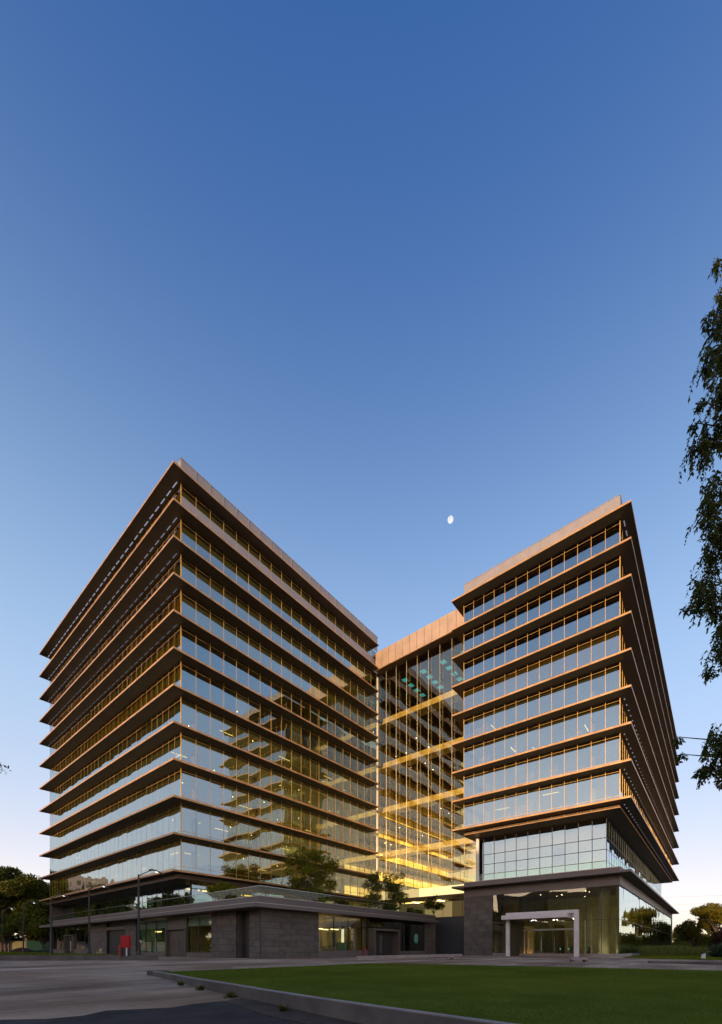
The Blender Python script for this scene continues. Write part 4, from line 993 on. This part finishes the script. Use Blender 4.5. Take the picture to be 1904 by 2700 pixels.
# beyond the far end of the near tower
make_tree('rain_tree', 'broad dark tree with pale forked limbs at the left edge behind the second lamp post', 21.5, 112.5, 0, 18.6, 8.2, 'leaf_dark', 0.50, 300, 34, 0.42, 0.20)
make_tree('rain_tree', 'tall dense dark tree whose crown is cut by the corner of the left tower', 31.5, 121, 0, 16.6, 7.4, 'leaf_dark', 0.50, 300, 30, 0.40, 0.14)
make_tree('leafy_tree', 'low bright green tree in front of the dark trees beside the left tower', 26.3, 102.6, 0, 11.0, 4.8, 'leaf_mid', 0.40, 360, 24, 0.22, 0.16)
make_tree('leafy_tree', 'small bushy tree leaning over the compound wall at the far left', 20.8, 105.0, 0, 8.8, 4.2, 'leaf_mid', 0.38, 360, 20, 0.22, 0.20, lean=0.5)
for xx, yy, lab in ((13.0, 113.5, 'dark bush behind the plain end of the boundary wall'), (20.5, 114.0, 'dark bush behind the rusty panel of the boundary wall'), (28.5, 113.2, 'dark bush behind the green tarpaulin'), (37.0, 113.6, 'dark bush next to the left end of the podium')):
    make_tree('bush', lab, xx, yy, 0, 6.2, 4.8, 'leaf_dark', 0.45, 260, 18, 0.1, 0.0, 0.8, 'bushes behind the boundary wall', 'bush')
# far right
make_tree('umbrella_tree', 'flat topped tree with sunlit yellow leaves at the right edge of the photo', 136.5, 0.0, 0, 12.2, 6.2, 'leaf_gold', 0.42, 190, 16, 0.26, 0.45, 0.45)
make_tree('round_tree', 'rounded dark green tree left of the flat topped tree', 139.0, 4.4, 0, 8.4, 4.6, 'leaf_dark', 0.42, 420, 16, 0.2, 0.12)
make_tree('golden_tree', 'small sunlit golden tree just beyond the end of the right tower', 160.0, 10.4, 0, 7.6, 4.2, 'leaf_gold', 0.42, 330, 12, 0.2, 0.15)
make_tree('round_tree', 'tiny dark tree in the gap between the golden tree and the rounded dark tree', 172.0, 8.6, 0, 6.4, 2.8, 'leaf_mid', 0.4, 330, 10, 0.16, 0.12)
make_tree('round_tree', 'low dark bushy tree under the flat topped tree at the right edge', 126.0, -1.4, 0, 5.2, 3.6, 'leaf_dark', 0.38, 420, 12, 0.14, 0.06)
make_tree('purple_shrub', 'dark red purple leaved shrub at the right edge above the round grassy clump', 77.6, -0.6, 0, 4.2, 1.9, 'leaf_purple', 0.20, 900, 14, 0.06, 0.05, cat='shrub', group='garden shrubs')
make_tree('green_shrub', 'low pale green shrub behind the tall ornamental grass', 96.0, 5.6, 0, 2.6, 2.1, 'leaf_mid', 0.25, 600, 9, 0.05, 0.02, cat='shrub', group='garden shrubs')
for r_, d_, lab in ((92.5, 125, 'rounded bush right of the small golden tree on the skyline'), (91.8, 118, 'rounded bush left of the dark tree on the skyline'), (91.0, 110, 'rounded bush under the flat topped tree on the skyline'), (97.0, 122, 'rounded bush on the skyline at the right edge')):
    xx, yy = W(r_, d_)
    make_tree('bush', lab, xx, yy, 0, 4.6, 4.4, 'leaf_mid', 0.40, 240, 16, 0.1, 0.0, 0.8, 'bushes on the right skyline', 'bush')
# distant wood all along the horizon
n = 42000; az_ = rng.uniform(0, 2 * np.pi, n); rad_ = rng.uniform(255, 330, n)
hh_ = (5.5 + 2.0 * np.sin(az_ * 23) + 1.5 * np.sin(az_ * 57 + 1.0)) * rng.uniform(0, 1, n) ** 0.7
obj('distant_wood', leaf_mesh('distant_wood', np.stack([rad_ * np.cos(az_), rad_ * np.sin(az_), -0.6 + hh_], 1), 2.2, 'leaf_dark', 0.8, 0.3), kind='stuff', label='low dark wood far away along the horizon', cat='wood')
# on the podium terrace
make_tree('terrace_tree', 'tall feathery green tree standing on the podium terrace before the left tower', 38.2, 39.3, 5.22, 9.0, 3.8, 'leaf_terrace', 0.21, 430, 62, 0.10, 0.12, 0.8, 'terrace trees', clump_r=0.19)
make_tree('terrace_tree', 'dark spreading tree on the podium terrace beside the gold lit atrium', 53.4, 39.0, 5.22, 8.0, 4.1, 'leaf_mid', 0.21, 420, 62, 0.10, 0.06, 0.8, 'terrace trees', clump_r=0.18)
make_tree('frangipani_tree', 'low frangipani like tree with a flat crown near the corner of the podium terrace', 27.8, 41.9, 5.22, 2.9, 2.4, 'leaf_terrace', 0.30, 380, 24, 0.09, 0.42, 0.55, 'terrace trees')
make_tree('terrace_shrub', 'round dark shrub behind the glass railing right of the tall terrace tree', 44.0, 40.0, 5.22, 3.6, 1.6, 'leaf_dark', 0.24, 700, 10, 0.05, 0.05, 0.9, 'terrace shrubs', cat='shrub')
make_tree('terrace_shrub', 'low green shrub at the foot of the terrace steps', 46.6, 36.6, 5.22, 1.9, 1.4, 'leaf_terrace', 0.22, 700, 9, 0.05, 0.05, 0.8, 'terrace shrubs', cat='shrub')
make_tree('terrace_shrub', 'trailing shrub under the dark spreading terrace tree', 56.2, 36.0, 5.22, 2.0, 1.7, 'leaf_dark', 0.22, 600, 10, 0.05, 0.05, 0.8, 'terrace shrubs', cat='shrub')
make_tree('terrace_tree', 'small dark tree half hidden by the stone corner of the right tower', 60.6, 34.8, 5.22, 4.6, 2.0, 'leaf_dark', 0.26, 420, 12, 0.07, 0.30, 0.6, 'terrace trees')
# a belt of tall trees outside the frame on the left: it shades the forecourt and shows in the lower glass
belt = make_tree('belt_tree', 'tall dark tree in the belt of trees left of the forecourt', -48, -60, -0.4, 18.5, 8.4, 'leaf_dark', 0.75, 150, 26, 0.4, 0.04, group='belt of trees beyond the left edge')
for i in range(1, 13):
    copy_thing(belt, ((-2.5 if i % 2 else 2.0), 12.0 * i, 0.0))
bt2 = make_tree('belt_tree', 'tall dark tree in the belt of trees left of the forecourt', -12, 128, -0.2, 19.5, 8.5, 'leaf_mid', 0.65, 150, 30, 0.35, 0.02, group='belt of trees beyond the left edge')
for dx, dy in ((-13, 6), (-26, 1), (-40, 5), (-55, 2), (13, 9), (26, 14)): copy_thing(bt2, (dx, dy, 0))
t = thing('office_block', 'long plain dark office block beyond the belt of trees on the left', 'building', (-72, 10, -0.5))
obj('wall', MB().box(-84, -50, -0.5, -66, 72, 24).mesh('wall', 'block_facade'), t)
wm = MB().box(-0.05, -1.6, -0.7, 0.05, 1.6, 0.7).mesh('window', 'mullion_dark')
for k in range(6):
    for i in range(27): obj('window', wm, t, (-65.97, -47 + 4.4 * i, 2.2 + 3.3 * k))
# garden on the right outside the frame, mirrored in the lobby side glass
gt = make_tree('garden_tree', 'garden tree right of the lobby outside the frame', 70, -24, 0, 9.0, 4.5, 'leaf_mid', 0.45, 260, 16, 0.2, 0.2, group='garden trees beyond the right edge')
for dx, dy in ((14, 2), (27, -3), (41, 3), (56, -1), (72, 2)): copy_thing(gt, (dx, dy, 0))

# weeping tree close to the tripod on the right: only its hanging leaves reach into the picture
NT = thing('weeping_fig', 'dark weeping tree hanging its leafy twigs down the right edge of the sky', 'tree', W(13.6, 11.6, -0.3))
cl = [(9.34, 19.03, 0.186), (9.32, 18.22, 0.302), (9.32, 17.64, 0.279), (9.29, 16.83, 0.395), (9.2, 16.01, 0.465), (9.15, 15.2, 0.488), (9.17, 14.62, 0.465), (9.34, 14.04, 0.232), (9.34, 13.46, 0.256), (9.2, 12.88, 0.372), (9.11, 12.41, 0.372), (9.2, 11.83, 0.418), (9.09, 11.31, 0.395), (9.07, 10.67, 0.395), (8.95, 10.09, 0.395), (9.11, 9.68, 0.325), (9.09, 8.93, 0.395), (9.26, 8.35, 0.209), (9.04, 6.37, 0.348), (8.88, 6.02, 0.325), (9.23, 5.67, 0.395), (8.79, 5.5, 0.232), (9.23, 5.12, 0.139), (8.55, 14.75, 0.081), (8.74, 14.7, 0.105), (8.95, 14.41, 0.116), (8.84, 14.06, 0.07), (8.81, 12.39, 0.093), (8.72, 11.31, 0.105), (8.62, 9.95, 0.116), (8.57, 5.42, 0.105), (8.48, 6.02, 0.081), (8.39, 6.49, 0.07), (9.07, 16.59, 0.093), (9.04, 17.52, 0.081), (9.76, 18.45, 0.465), (9.82, 16.83, 0.581), (9.88, 15.2, 0.639), (9.88, 13.46, 0.523), (9.82, 11.95, 0.581), (9.82, 10.55, 0.581), (9.76, 9.16, 0.523), (9.76, 5.91, 0.581)]     # leaf masses: sideways, height, radius in metres
tips, LP, LD, tb = [], [], [], MB()
for cr_, cz_, r in cl:
    d = 11.3 + rng.uniform(-0.45, 0.45); rr = 0.92 * r
    centre = Vector(W(cr_ + 0.08 + 0.06 * (r > 0.15), d, cz_ + 0.12)); tips.append(centre)
    for _ in range(int(9 + rr * rr * 310)):
        q = rng.normal(size=3); q /= np.linalg.norm(q); p = centre + Vector(q * rr * rng.uniform(0.1, 0.95) ** 0.6)
        a = rng.uniform(0, 2 * math.pi); step = Vector((math.cos(a) * 0.034, math.sin(a) * 0.034, -0.030))
        pts_ = [p.copy()]; n = int(rng.integers(5, 11)) if rr > 0.2 else int(rng.integers(4, 8))
        n = max(3, int(n * min(1, rr / 0.38)))
        for i in range(n):
            p = p + step; step = step * 0.9 + Vector((0, 0, -0.012)); pts_.append(p.copy())
            for s in (1, -1):
                LP.append(tuple(p)); LD.append((step.x * 8 + s * 0.5 * math.sin(a), step.y * 8 - s * 0.5 * math.cos(a), -0.75))
        tb.tube([pts_[0], pts_[-1]], [0.004, 0.002], 3, cap=False)
root = Vector(W(13.6, 11.6, -0.3))
tr = MB(); tr.tube([root, root + Vector((0.1, 0.1, 3)), root + Vector((-0.1, 0.2, 8)), root + Vector((0.1, 0, 14)), root + Vector((0.2, 0.1, 19))], [0.34, 0.28, 0.22, 0.13, 0.04], 10)
for c in tips:
    h0 = max(2.2, c.z - 1.3); f = root + Vector((0, 0.1, h0 + 0.3))
    tr.tube([f, f.lerp(c, 0.5) + Vector((0, 0, 0.45)), c], [0.07, 0.035, 0.010], 5, cap=False)
obj('trunk', tr.mesh('trunk', 'bark', smooth=True), NT); obj('twigs', tb.mesh('twigs', 'bark'), NT, kind='stuff')
obj('crown', leaf_mesh('crown', np.array(LP), 0.11, 'leaf_near', 0.42, 0.2, dirs=np.array(LD)), NT)
# a few leaves of another near tree at the left edge
NL = thing('overhanging_branch', 'small dark leafy twig poking in at the left edge of the sky', 'branch', W(-12.4, 12.6, -0.4), 'near trees')
lp = []
c = Vector(W(-10.54, 12.6, 6.25))
for _ in range(70):
    q = rng.normal(size=3) * np.array((0.14, 0.14, 0.10)); lp.append(tuple(c + Vector(q)))
obj('crown', leaf_mesh('crown', np.array(lp), 0.10, 'leaf_near', 0.4, 0.2), NL)
r0 = Vector(W(-12.4, 12.6, -0.4)); obj('trunk', MB().tube([r0, r0 + Vector((0, 0, 4)), c + Vector((-0.8, 0.6, 0.3)), c], [0.12, 0.09, 0.03, 0.006], 6).mesh('trunk', 'bark'), NL)

# ---------------------------------------------------------------- planting on the right
bed = [(64, 6.9), (70, 5.2), (73.5, 1.0), (76.0, 1.6), (80, 5.0), (104, 5.5), (104, 7.4), (64, 7.6)]
def reeds(name, n, poly, h, label, m='reed_blade'):
    P = np.stack([rng.uniform(min(p[0] for p in poly), max(p[0] for p in poly), n * 4), rng.uniform(min(p[1] for p in poly), max(p[1] for p in poly), n * 4)], 1)
    P = P[inside(P[:, 0], P[:, 1], poly)][:n]; n = len(P)
    hh = h * (0.75 + 0.25 * np.sin(P[:, 0] * 2.1) * np.cos(P[:, 1] * 1.7)) * rng.uniform(0.6, 1.15, n)
    pos = np.concatenate([P, np.full((n, 1), -0.02)], 1)
    return obj(name, leaf_mesh(name, pos, 1.0, m, 0.035, 0.0, dirs=np.tile((0.0, 0.0, 1.9), (n, 1)), sizes=hh), kind='stuff', label=label, cat='grass')
reeds('ornamental_grass', 16000, bed, 1.55, 'tall feathery ornamental grass along the glass side of the lobby')
LW = [(57.5, 7.9), (52.0, 7.6), (47.5, 4.4), (45.5, 0.5), (46, -8), (76, -8), (76, 7.9)]
b = MB(); b.prism(LW, -0.1, 0.03); obj('side_lawn', b.mesh('side_lawn', 'turf_soil'), kind='structure')
obj('side_grass', blades('side_grass', 26000, LW, 0.02, 0.07, 0.010, 'grass_blade'), kind='stuff', label='small strip of lawn between the lobby and the ornamental grass', cat='grass')
t = thing('agave_clump', 'round grey green spiky clump on the gravel at the right edge', 'plant', (58.6, -0.1, 0))
n = 900; a = rng.uniform(0, 2 * np.pi, n); e = rng.uniform(0.1, 1.45, n)
obj('leaf', leaf_mesh('leaf', np.tile((58.6, -0.1, 0.15), (n, 1)) + rng.normal(0, 0.12, (n, 3)) * (1, 1, 0.3), 1.25, 'leaf_agave', 0.06, 0.2, dirs=np.stack([np.cos(a) * np.cos(e), np.sin(a) * np.cos(e), np.sin(e)], 1) * 2.2), t)
t = thing('marker_stone', 'small white upright stone in front of the spiky clump', 'stone', (49.8, 1.0, 0))
obj('stone', MB().prism([(49.7, 0.95), (49.92, 0.85), (49.98, 1.1), (49.74, 1.16)], -0.1, [0.40, 0.55, 0.46, 0.34]).mesh('stone', 'white_stone'), t)

# ---------------------------------------------------------------- kerbs, lawn wall, planter
def stone_run(name, label, cat, pts, h, th, seg_len, m, zbase=None, drop=0.4):
    t = thing(name, label, cat, (pts[0][0], pts[0][1], gz(*pts[0])))
    for (x0, y0), (x1, y1) in zip(pts[:-1], pts[1:]):
        L = math.hypot(x1 - x0, y1 - y0); n = max(1, round(L / seg_len)); dx, dy = (x1 - x0) / L, (y1 - y0) / L
        for i in range(n):
            a, bb = L * i / n + 0.008, L * (i + 1) / n - 0.008; o = rng.uniform(-0.006, 0.006)
            q = [(x0 + dx * s - dy * (w + o), y0 + dy * s + dx * (w + o)) for s, w in ((a, 0), (bb, 0), (bb, th), (a, th))]
            zt = [(gz(*p) if zbase is None else zbase) + h for p in q]
            obj('kerb_stone', MB().prism(q, [gz(*p) - drop for p in q], zt).mesh('kerb_stone', m), t)
    return t
# cast wall that holds up the lawn along the road (level top, the road falls away)
t = thing('lawn_wall', 'long low concrete retaining wall between the road and the front lawn', 'wall', (8.6, 18.7, -0.2))
front = LAWN[:10]
for (x0, y0), (x1, y1) in zip(front[:-1], front[1:]):
    dx, dy = x1 - x0, y1 - y0; L = math.hypot(dx, dy); nx, ny = -dy / L, dx / L       # inward, under the turf
    q = [(x0, y0), (x1, y1), (x1 + nx * 0.13, y1 + ny * 0.13), (x0 + nx * 0.13, y0 + ny * 0.13)]
    b = MB(); b.prism(q, [gz(*p) - 0.3 for p in q], -0.03)
    obj('wall_segment', b.mesh('wall_segment', 'concrete'), t)
    b = MB(); b.prism(q, -0.029, -0.008); obj('wall_coping', b.mesh('wall_coping', 'concrete_pale'), t)
q = [(8.56, 18.50), (9.30, 18.50), (9.30, 18.96), (8.56, 18.96)]
obj('end_block', MB().prism(q, [gz(*p) - 0.3 for p in q], -0.005).mesh('end_block', 'concrete'), t)
stone_run('lawn_kerb', 'pale kerb stones along the back edge of the front lawn', 'kerb', [(12.6, 18.55), (17, 18.45), (24.8, 18.75), (35.3, 18.35), (41.5, 18.05)], 0.03, 0.18, 1.2, 'concrete_pale', 0.0)
stone_run('bed_kerb', 'row of low grey kerb stones before the dark wall left of the lobby', 'kerb', [(29.0, 24.0), (49.0, 24.2)], 0.30, 0.35, 1.3, 'concrete_pale', 0.0)
stone_run('side_kerb', 'row of grey kerb stones right of the front lawn near the right edge', 'kerb', [(33.4, 3.5), (32.6, -0.6), (32.0, -6.0)], 0.15, 0.4, 1.0, 'concrete', 0.0)
stone_run('road_kerb', 'low kerb along the pavement before the planter on the left', 'kerb', [(-26, 72.0), (-6.0, 48.5), (6.6, 34.6), (13.6, 31.3)], 0.13, 0.25, 1.8, 'concrete_pale')
PL = [(16.9, 35.3), (15.6, 35.6), (8.55, 44.2), (-10, 67), (-30, 92), (17.4, 92)]
b = MB(); b.prism([(x + (5 - x) * 0.01, y + (60 - y) * 0.01) for x, y in PL][::-1], -0.1, 0.36); obj('planter_bed', b.mesh('planter_bed', 'dry_turf'), kind='structure')
stone_run('planter_wall', 'grey stone clad wall of the raised planter under the lamp posts', 'wall', [(17.4, 92), (16.9, 35.3), (15.6, 35.6), (8.55, 44.2), (-10, 67), (-30, 92)][::-1], 0.42, 0.16, 1.7, 'stone_slab_c', 0.0)
obj('planter_grass', blades('planter_grass', 22000, [(16.6, 37), (15.4, 37.2), (8.7, 45.5), (-9, 67), (-20, 88), (16.8, 88)], 0.355, 0.10, 0.014, 'grass_blade'), kind='stuff',
    label='patchy green and brown grass on the raised planter at the left', cat='grass')

# ---------------------------------------------------------------- street lamps on the planter
x, y, zb = 15.6, 36.0, 0.41
L0 = thing('street_lamp', 'nearest and tallest looking black lamp post at the end of the raised planter', 'street lamp', (x, y, zb), 'street lamps')
obj('post', MB().lathe(x, y, [(0.20, zb - 0.05), (0.19, zb + 0.15), (0.13, zb + 0.35), (0.10, zb + 0.6), (0.085, zb + 3.2), (0.065, zb + 6.5)], 10).mesh('post', 'lamp_paint'), L0)
ax, ayy = W(1.35, 0.0)
obj('arm', MB().tube([(x, y, zb + 6.38), (x + ax * 0.35, y + ayy * 0.35, zb + 6.62), (x + ax * 0.8, y + ayy * 0.8, zb + 6.85)], [0.04, 0.035, 0.03], 6).mesh('arm', 'lamp_paint'), L0)
hx, hy, hz = x + ax * 1.15, y + ayy * 1.15, zb + 6.72
b = MB()
for i in range(4):
    q0, q1 = -0.45 + 0.24 * i, -0.45 + 0.24 * (i + 1)
w0, w1 = (0.10, 0.16)
p = [Vector((x + ax * s, y + ayy * s, zb + zz)) for s, zz in ((0.62, 6.90), (0.85, 6.92), (1.15, 6.80), (1.50, 6.55))]
side = Vector((-ayy, ax, 0)).normalized()
for i, (pp, ww) in enumerate(zip(p, (0.05, 0.16, 0.20, 0.10))):
    b.v += [tuple(pp - side * ww), tuple(pp + side * ww), tuple(pp + side * ww - Vector((0, 0, 0.10))), tuple(pp - side * ww - Vector((0, 0, 0.10)))]
for i in range(3):
    k = 4 * i; b.f += [(k, k + 1, k + 5, k + 4), (k + 1, k + 2, k + 6, k + 5), (k + 2, k + 3, k + 7, k + 6), (k + 3, k, k + 4, k + 7)]
b.f += [(0, 3, 2, 1), (12, 13, 14, 15)]; b.mi = [0] * len(b.f)
hd = obj('lamp_head', b.mesh('lamp_head', 'lamp_paint'), L0)
obj('bulb', MB().lathe(x + ax * 1.08, y + ayy * 1.08, [(0.06, zb + 6.62), (0.12, zb + 6.67), (0.12, zb + 6.72)], 10).mesh('bulb', 'street_light'), hd)
for (xx, yy), lab in (((16.1, 48.1), 'black lamp post second from the red board, in front of the stone wall'), ((16.15, 60.0), 'black lamp post before the left end of the podium'),
                      ((16.3, 72.4), 'black lamp post standing among the trees left of the podium'), ((16.6, 85.4), 'farthest black lamp post at the very left edge')):
    copy_thing(L0, (xx - x, yy - y, 0.0), lab)

# ---------------------------------------------------------------- red fire cabinet, hydrants, chair, benches
cx, cyy, czb = *W(-18.75, 34.6), 0.40
t = thing('fire_cabinet', 'square red fire hose cabinet on legs beside the nearest lamp post', 'fire cabinet', (cx, cyy, czb))
u = Vector((S_, -C_, 0)); v = Vector((C_, S_, 0)); o0 = Vector((cx, cyy, 0))
def ubox(mb, a0, a1, d0, d1, z0, z1, mi=0):
    q = [o0 + u * a + v * d for a, d in ((a0, d0), (a1, d0), (a1, d1), (a0, d1))]; mb.prism([(p.x, p.y) for p in q], z0, z1, mi); return mb
obj('cabinet', ubox(MB(), -0.34, 0.34, -0.12, 0.14, 1.02, 1.98).mesh('cabinet', 'red_paint'), t)
obj('door', ubox(MB(), -0.29, 0.29, -0.145, -0.121, 1.07, 1.93).mesh('door', 'red_paint'), t)
for a in (-0.30, 0.22): obj('leg', ubox(MB(), a, a + 0.07, -0.05, 0.05, 0.36, 1.02).mesh('leg', 'lamp_paint'), t)
obj('post', ubox(MB(), 0.02, 0.10, -0.02, 0.06, 0.36, 1.02).mesh('post', 'white_column'), t)
for lab, (x, y), z0, h, r in (('short dark red hydrant pipe left of the red cabinet', W(-19.2, 34.5), 0.40, 0.85, 0.06), ('slim red hydrant standing by the shop door of the podium', W(0.42, 51.3), -0.05, 1.15, 0.08)):
    t = thing('fire_hydrant', lab, 'hydrant', (x, y, z0), 'red hydrants')
    obj('pipe', MB().lathe(x, y, [(r * 1.5, z0 - 0.05), (r * 1.5, z0 + 0.05), (r, z0 + 0.08), (r, z0 + h - 0.1), (r * 0.6, z0 + h)], 10).mesh('pipe', 'red_paint'), t)
    obj('outlet', MB().tube([(x, y, z0 + h - 0.22), (x + S_ * 0.24, y - C_ * 0.24, z0 + h - 0.22)], [r * 0.6, r * 0.7], 8).mesh('outlet', 'red_paint'), t)
x, y = 23.6, 66.8
t = thing('plastic_chair', 'cream plastic armchair standing alone before the dark doorway', 'chair', (x, y, 0), None)
fwd = Vector((-1, -0.3, 0)).normalized(); sd = Vector((-fwd.y, fwd.x, 0)); o0 = Vector((x, y, 0)); u, v = sd, fwd
obj('seat', ubox(MB(), -0.24, 0.24, -0.22, 0.24, 0.42, 0.46).mesh('seat', 'cream_plastic'), t)
b = MB()
for a in np.linspace(-0.22, 0.18, 5): ubox(b, a, a + 0.05, -0.26, -0.22, 0.46, 0.86)
ubox(b, -0.25, 0.25, -0.27, -0.22, 0.84, 0.92); obj('backrest', b.mesh('backrest', 'cream_plastic'), t)
for a in (-0.26, 0.21):
    for d in (-0.24, 0.19): obj('leg', ubox(MB(), a, a + 0.05, d, d + 0.05, -0.02, 0.42).mesh('leg', 'cream_plastic'), t)
    obj('armrest', ubox(MB(), a, a + 0.05, -0.22, 0.24, 0.62, 0.66).mesh('armrest', 'cream_plastic'), t)
for lab, px_r, d, w in (('small low stone bench at the middle of the back edge of the lawn', 7.9, 38.6, 0.66), ('long low stone bench before the entrance portal of the right tower', 15.35, 30.6, 1.15)):
    x, y = W(px_r, d); o0 = Vector((x, y, 0)); u = Vector((S_, -C_, 0)); v = Vector((C_, S_, 0)); z0 = gz(x, y)
    t = thing('stone_bench', lab, 'bench', (x, y, z0), 'low stone benches')
    obj('seat', ubox(MB(), -w / 2, w / 2, -0.22, 0.22, z0 + 0.17, z0 + 0.28).mesh('seat', 'concrete_pale'), t)
    for a in (-w / 2 + 0.02, w / 2 - 0.20): obj('leg', ubox(MB(), a, a + 0.18, -0.20, 0.20, z0 - 0.1, z0 + 0.168).mesh('leg', 'concrete'), t)

# ---------------------------------------------------------------- compound wall beyond the left tower
t = thing('compound_wall', 'patchwork boundary wall under the trees at the far left', 'wall', (24, 110, 0))
rows_ = [(-10, 16.5, 'wall_plaster', 2.5), (16.5, 20.2, 'stone_slab_c', 2.55), (20.2, 22.6, 'wall_rust', 2.4), (22.6, 25.3, 'wall_yellow', 2.45), (25.3, 33, 'wall_plaster', 2.3), (33, 48, 'wall_rust', 2.4)]
for x0, x1, m, h in rows_: obj('wall_panel', MB().box(x0 + 0.02, 110, -0.3, x1 - 0.02, 110.25, h).mesh('wall_panel', m), t)
for x0 in np.arange(-8, 46, 3.0): obj('pillar', MB().box(x0, 109.85, -0.3, x0 + 0.35, 109.99, 3.3).mesh('pillar', 'wall_plaster'), t)
t = thing('green_banner', 'dark green tarpaulin hung along the boundary wall at the far left', 'banner', (28, 109.6, 0))
obj('sheet', MB().box(25.2, 109.55, 0.05, 30.6, 109.6, 2.5).mesh('sheet', 'green_tarp'), t)
t = thing('earth_heap', 'low heap of brown earth before the boundary wall', 'heap', (24, 107.5, 0))
obj('heap', MB().lathe(24, 107.5, [(2.6, -0.1), (1.9, 0.55), (1.0, 0.95), (0.2, 1.15)], 14).mesh('heap', 'soil', smooth=True), t)

# apartment block outside the frame on the left: its pale wall is mirrored low in the left glass
t = thing('apartment_block', 'plain pinkish apartment block beyond the left edge', 'building', (0, 182, 0))
obj('wall', MB().box(-16, 176, -0.5, 13, 190, 27).mesh('wall', 'pink_facade'), t)
wm = MB().box(-0.7, -0.05, -0.8, 0.7, 0.05, 0.8).mesh('window', 'mullion_dark')
for k in range(8):
    for i in range(8): obj('window', wm, t, (-14 + 3.6 * i, 175.96, 3 + 3 * k))

# ---------------------------------------------------------------- moon and overhead lines
md = 6000.0; mx, my, mz = W((1188.0 - 952) / 1144.05 * md, md, EYE + (2501 - 1370.0) / 1144.05 * md)
me = MB().lathe(0, 0, [(0.02, -1.0)] + [(math.cos(a) * (1.0 if a > 0 else 1.0), math.sin(a)) for a in np.linspace(-1.45, 1.45, 15)] + [(0.02, 1.0)], 24).mesh('moon', 'moon_glow', smooth=True)
rad = 7.9 / 1144.05 * md
obj('moon', me, None, (mx, my, mz), scale=(rad * 0.97, rad * 0.97, rad), rot=(0, math.radians(4), 0), label='small white gibbous moon in the blue sky between the two towers', cat='moon')
for i, (zz, sag) in enumerate(((21.5, 1.6), (18.6, 1.6), (16.0, 1.7), (13.2, 1.7), (10.8, 1.2))):
    a, bb = Vector(W(60, 190, zz)), Vector(W(230, 120, zz + 1.5)); pts_ = [a.lerp(bb, f) - Vector((0, 0, sag * 4 * f * (1 - f))) for f in np.linspace(0, 1, 13)]
    o = obj('power_line', MB().tube(pts_, 0.022, 4).mesh('power_line', 'wire'), None, label='thin overhead wire crossing the pale sky at the right, %s' % ('topmost', 'second from the top', 'middle one', 'second from the bottom', 'lowest')[i] , cat='wire', group='overhead wires')

# tufts of weed at the foot of the lawn wall
for (x, y), lab in (((7.35, 13.7), 'dark weed tuft at the foot of the lawn wall, farthest from the road'), ((7.0, 11.9), 'dark weed tuft in the middle of the lawn wall foot'), ((6.55, 9.7), 'dark weed tuft where the asphalt meets the lawn wall'), ((5.95, 6.9), 'dark weed tuft on the reddish earth nearest the bottom edge')):
    z = gz(x, y); t = thing('weed_tuft', lab, 'weed', (x, y, z), 'weeds along the lawn wall')
    n = 46; a = rng.uniform(0, 2 * np.pi, n); e = rng.uniform(0.3, 1.4, n)
    obj('leaf', leaf_mesh('leaf', np.tile((x - 0.03, y, z), (n, 1)) + rng.normal(0, 0.035, (n, 3)) * (1, 1, 0.1), 0.16, 'leaf_dark', 0.3, 0.2, dirs=np.stack([np.cos(a) * np.cos(e) - 0.3, np.sin(a) * np.cos(e), np.sin(e)], 1) * 1.5), t)
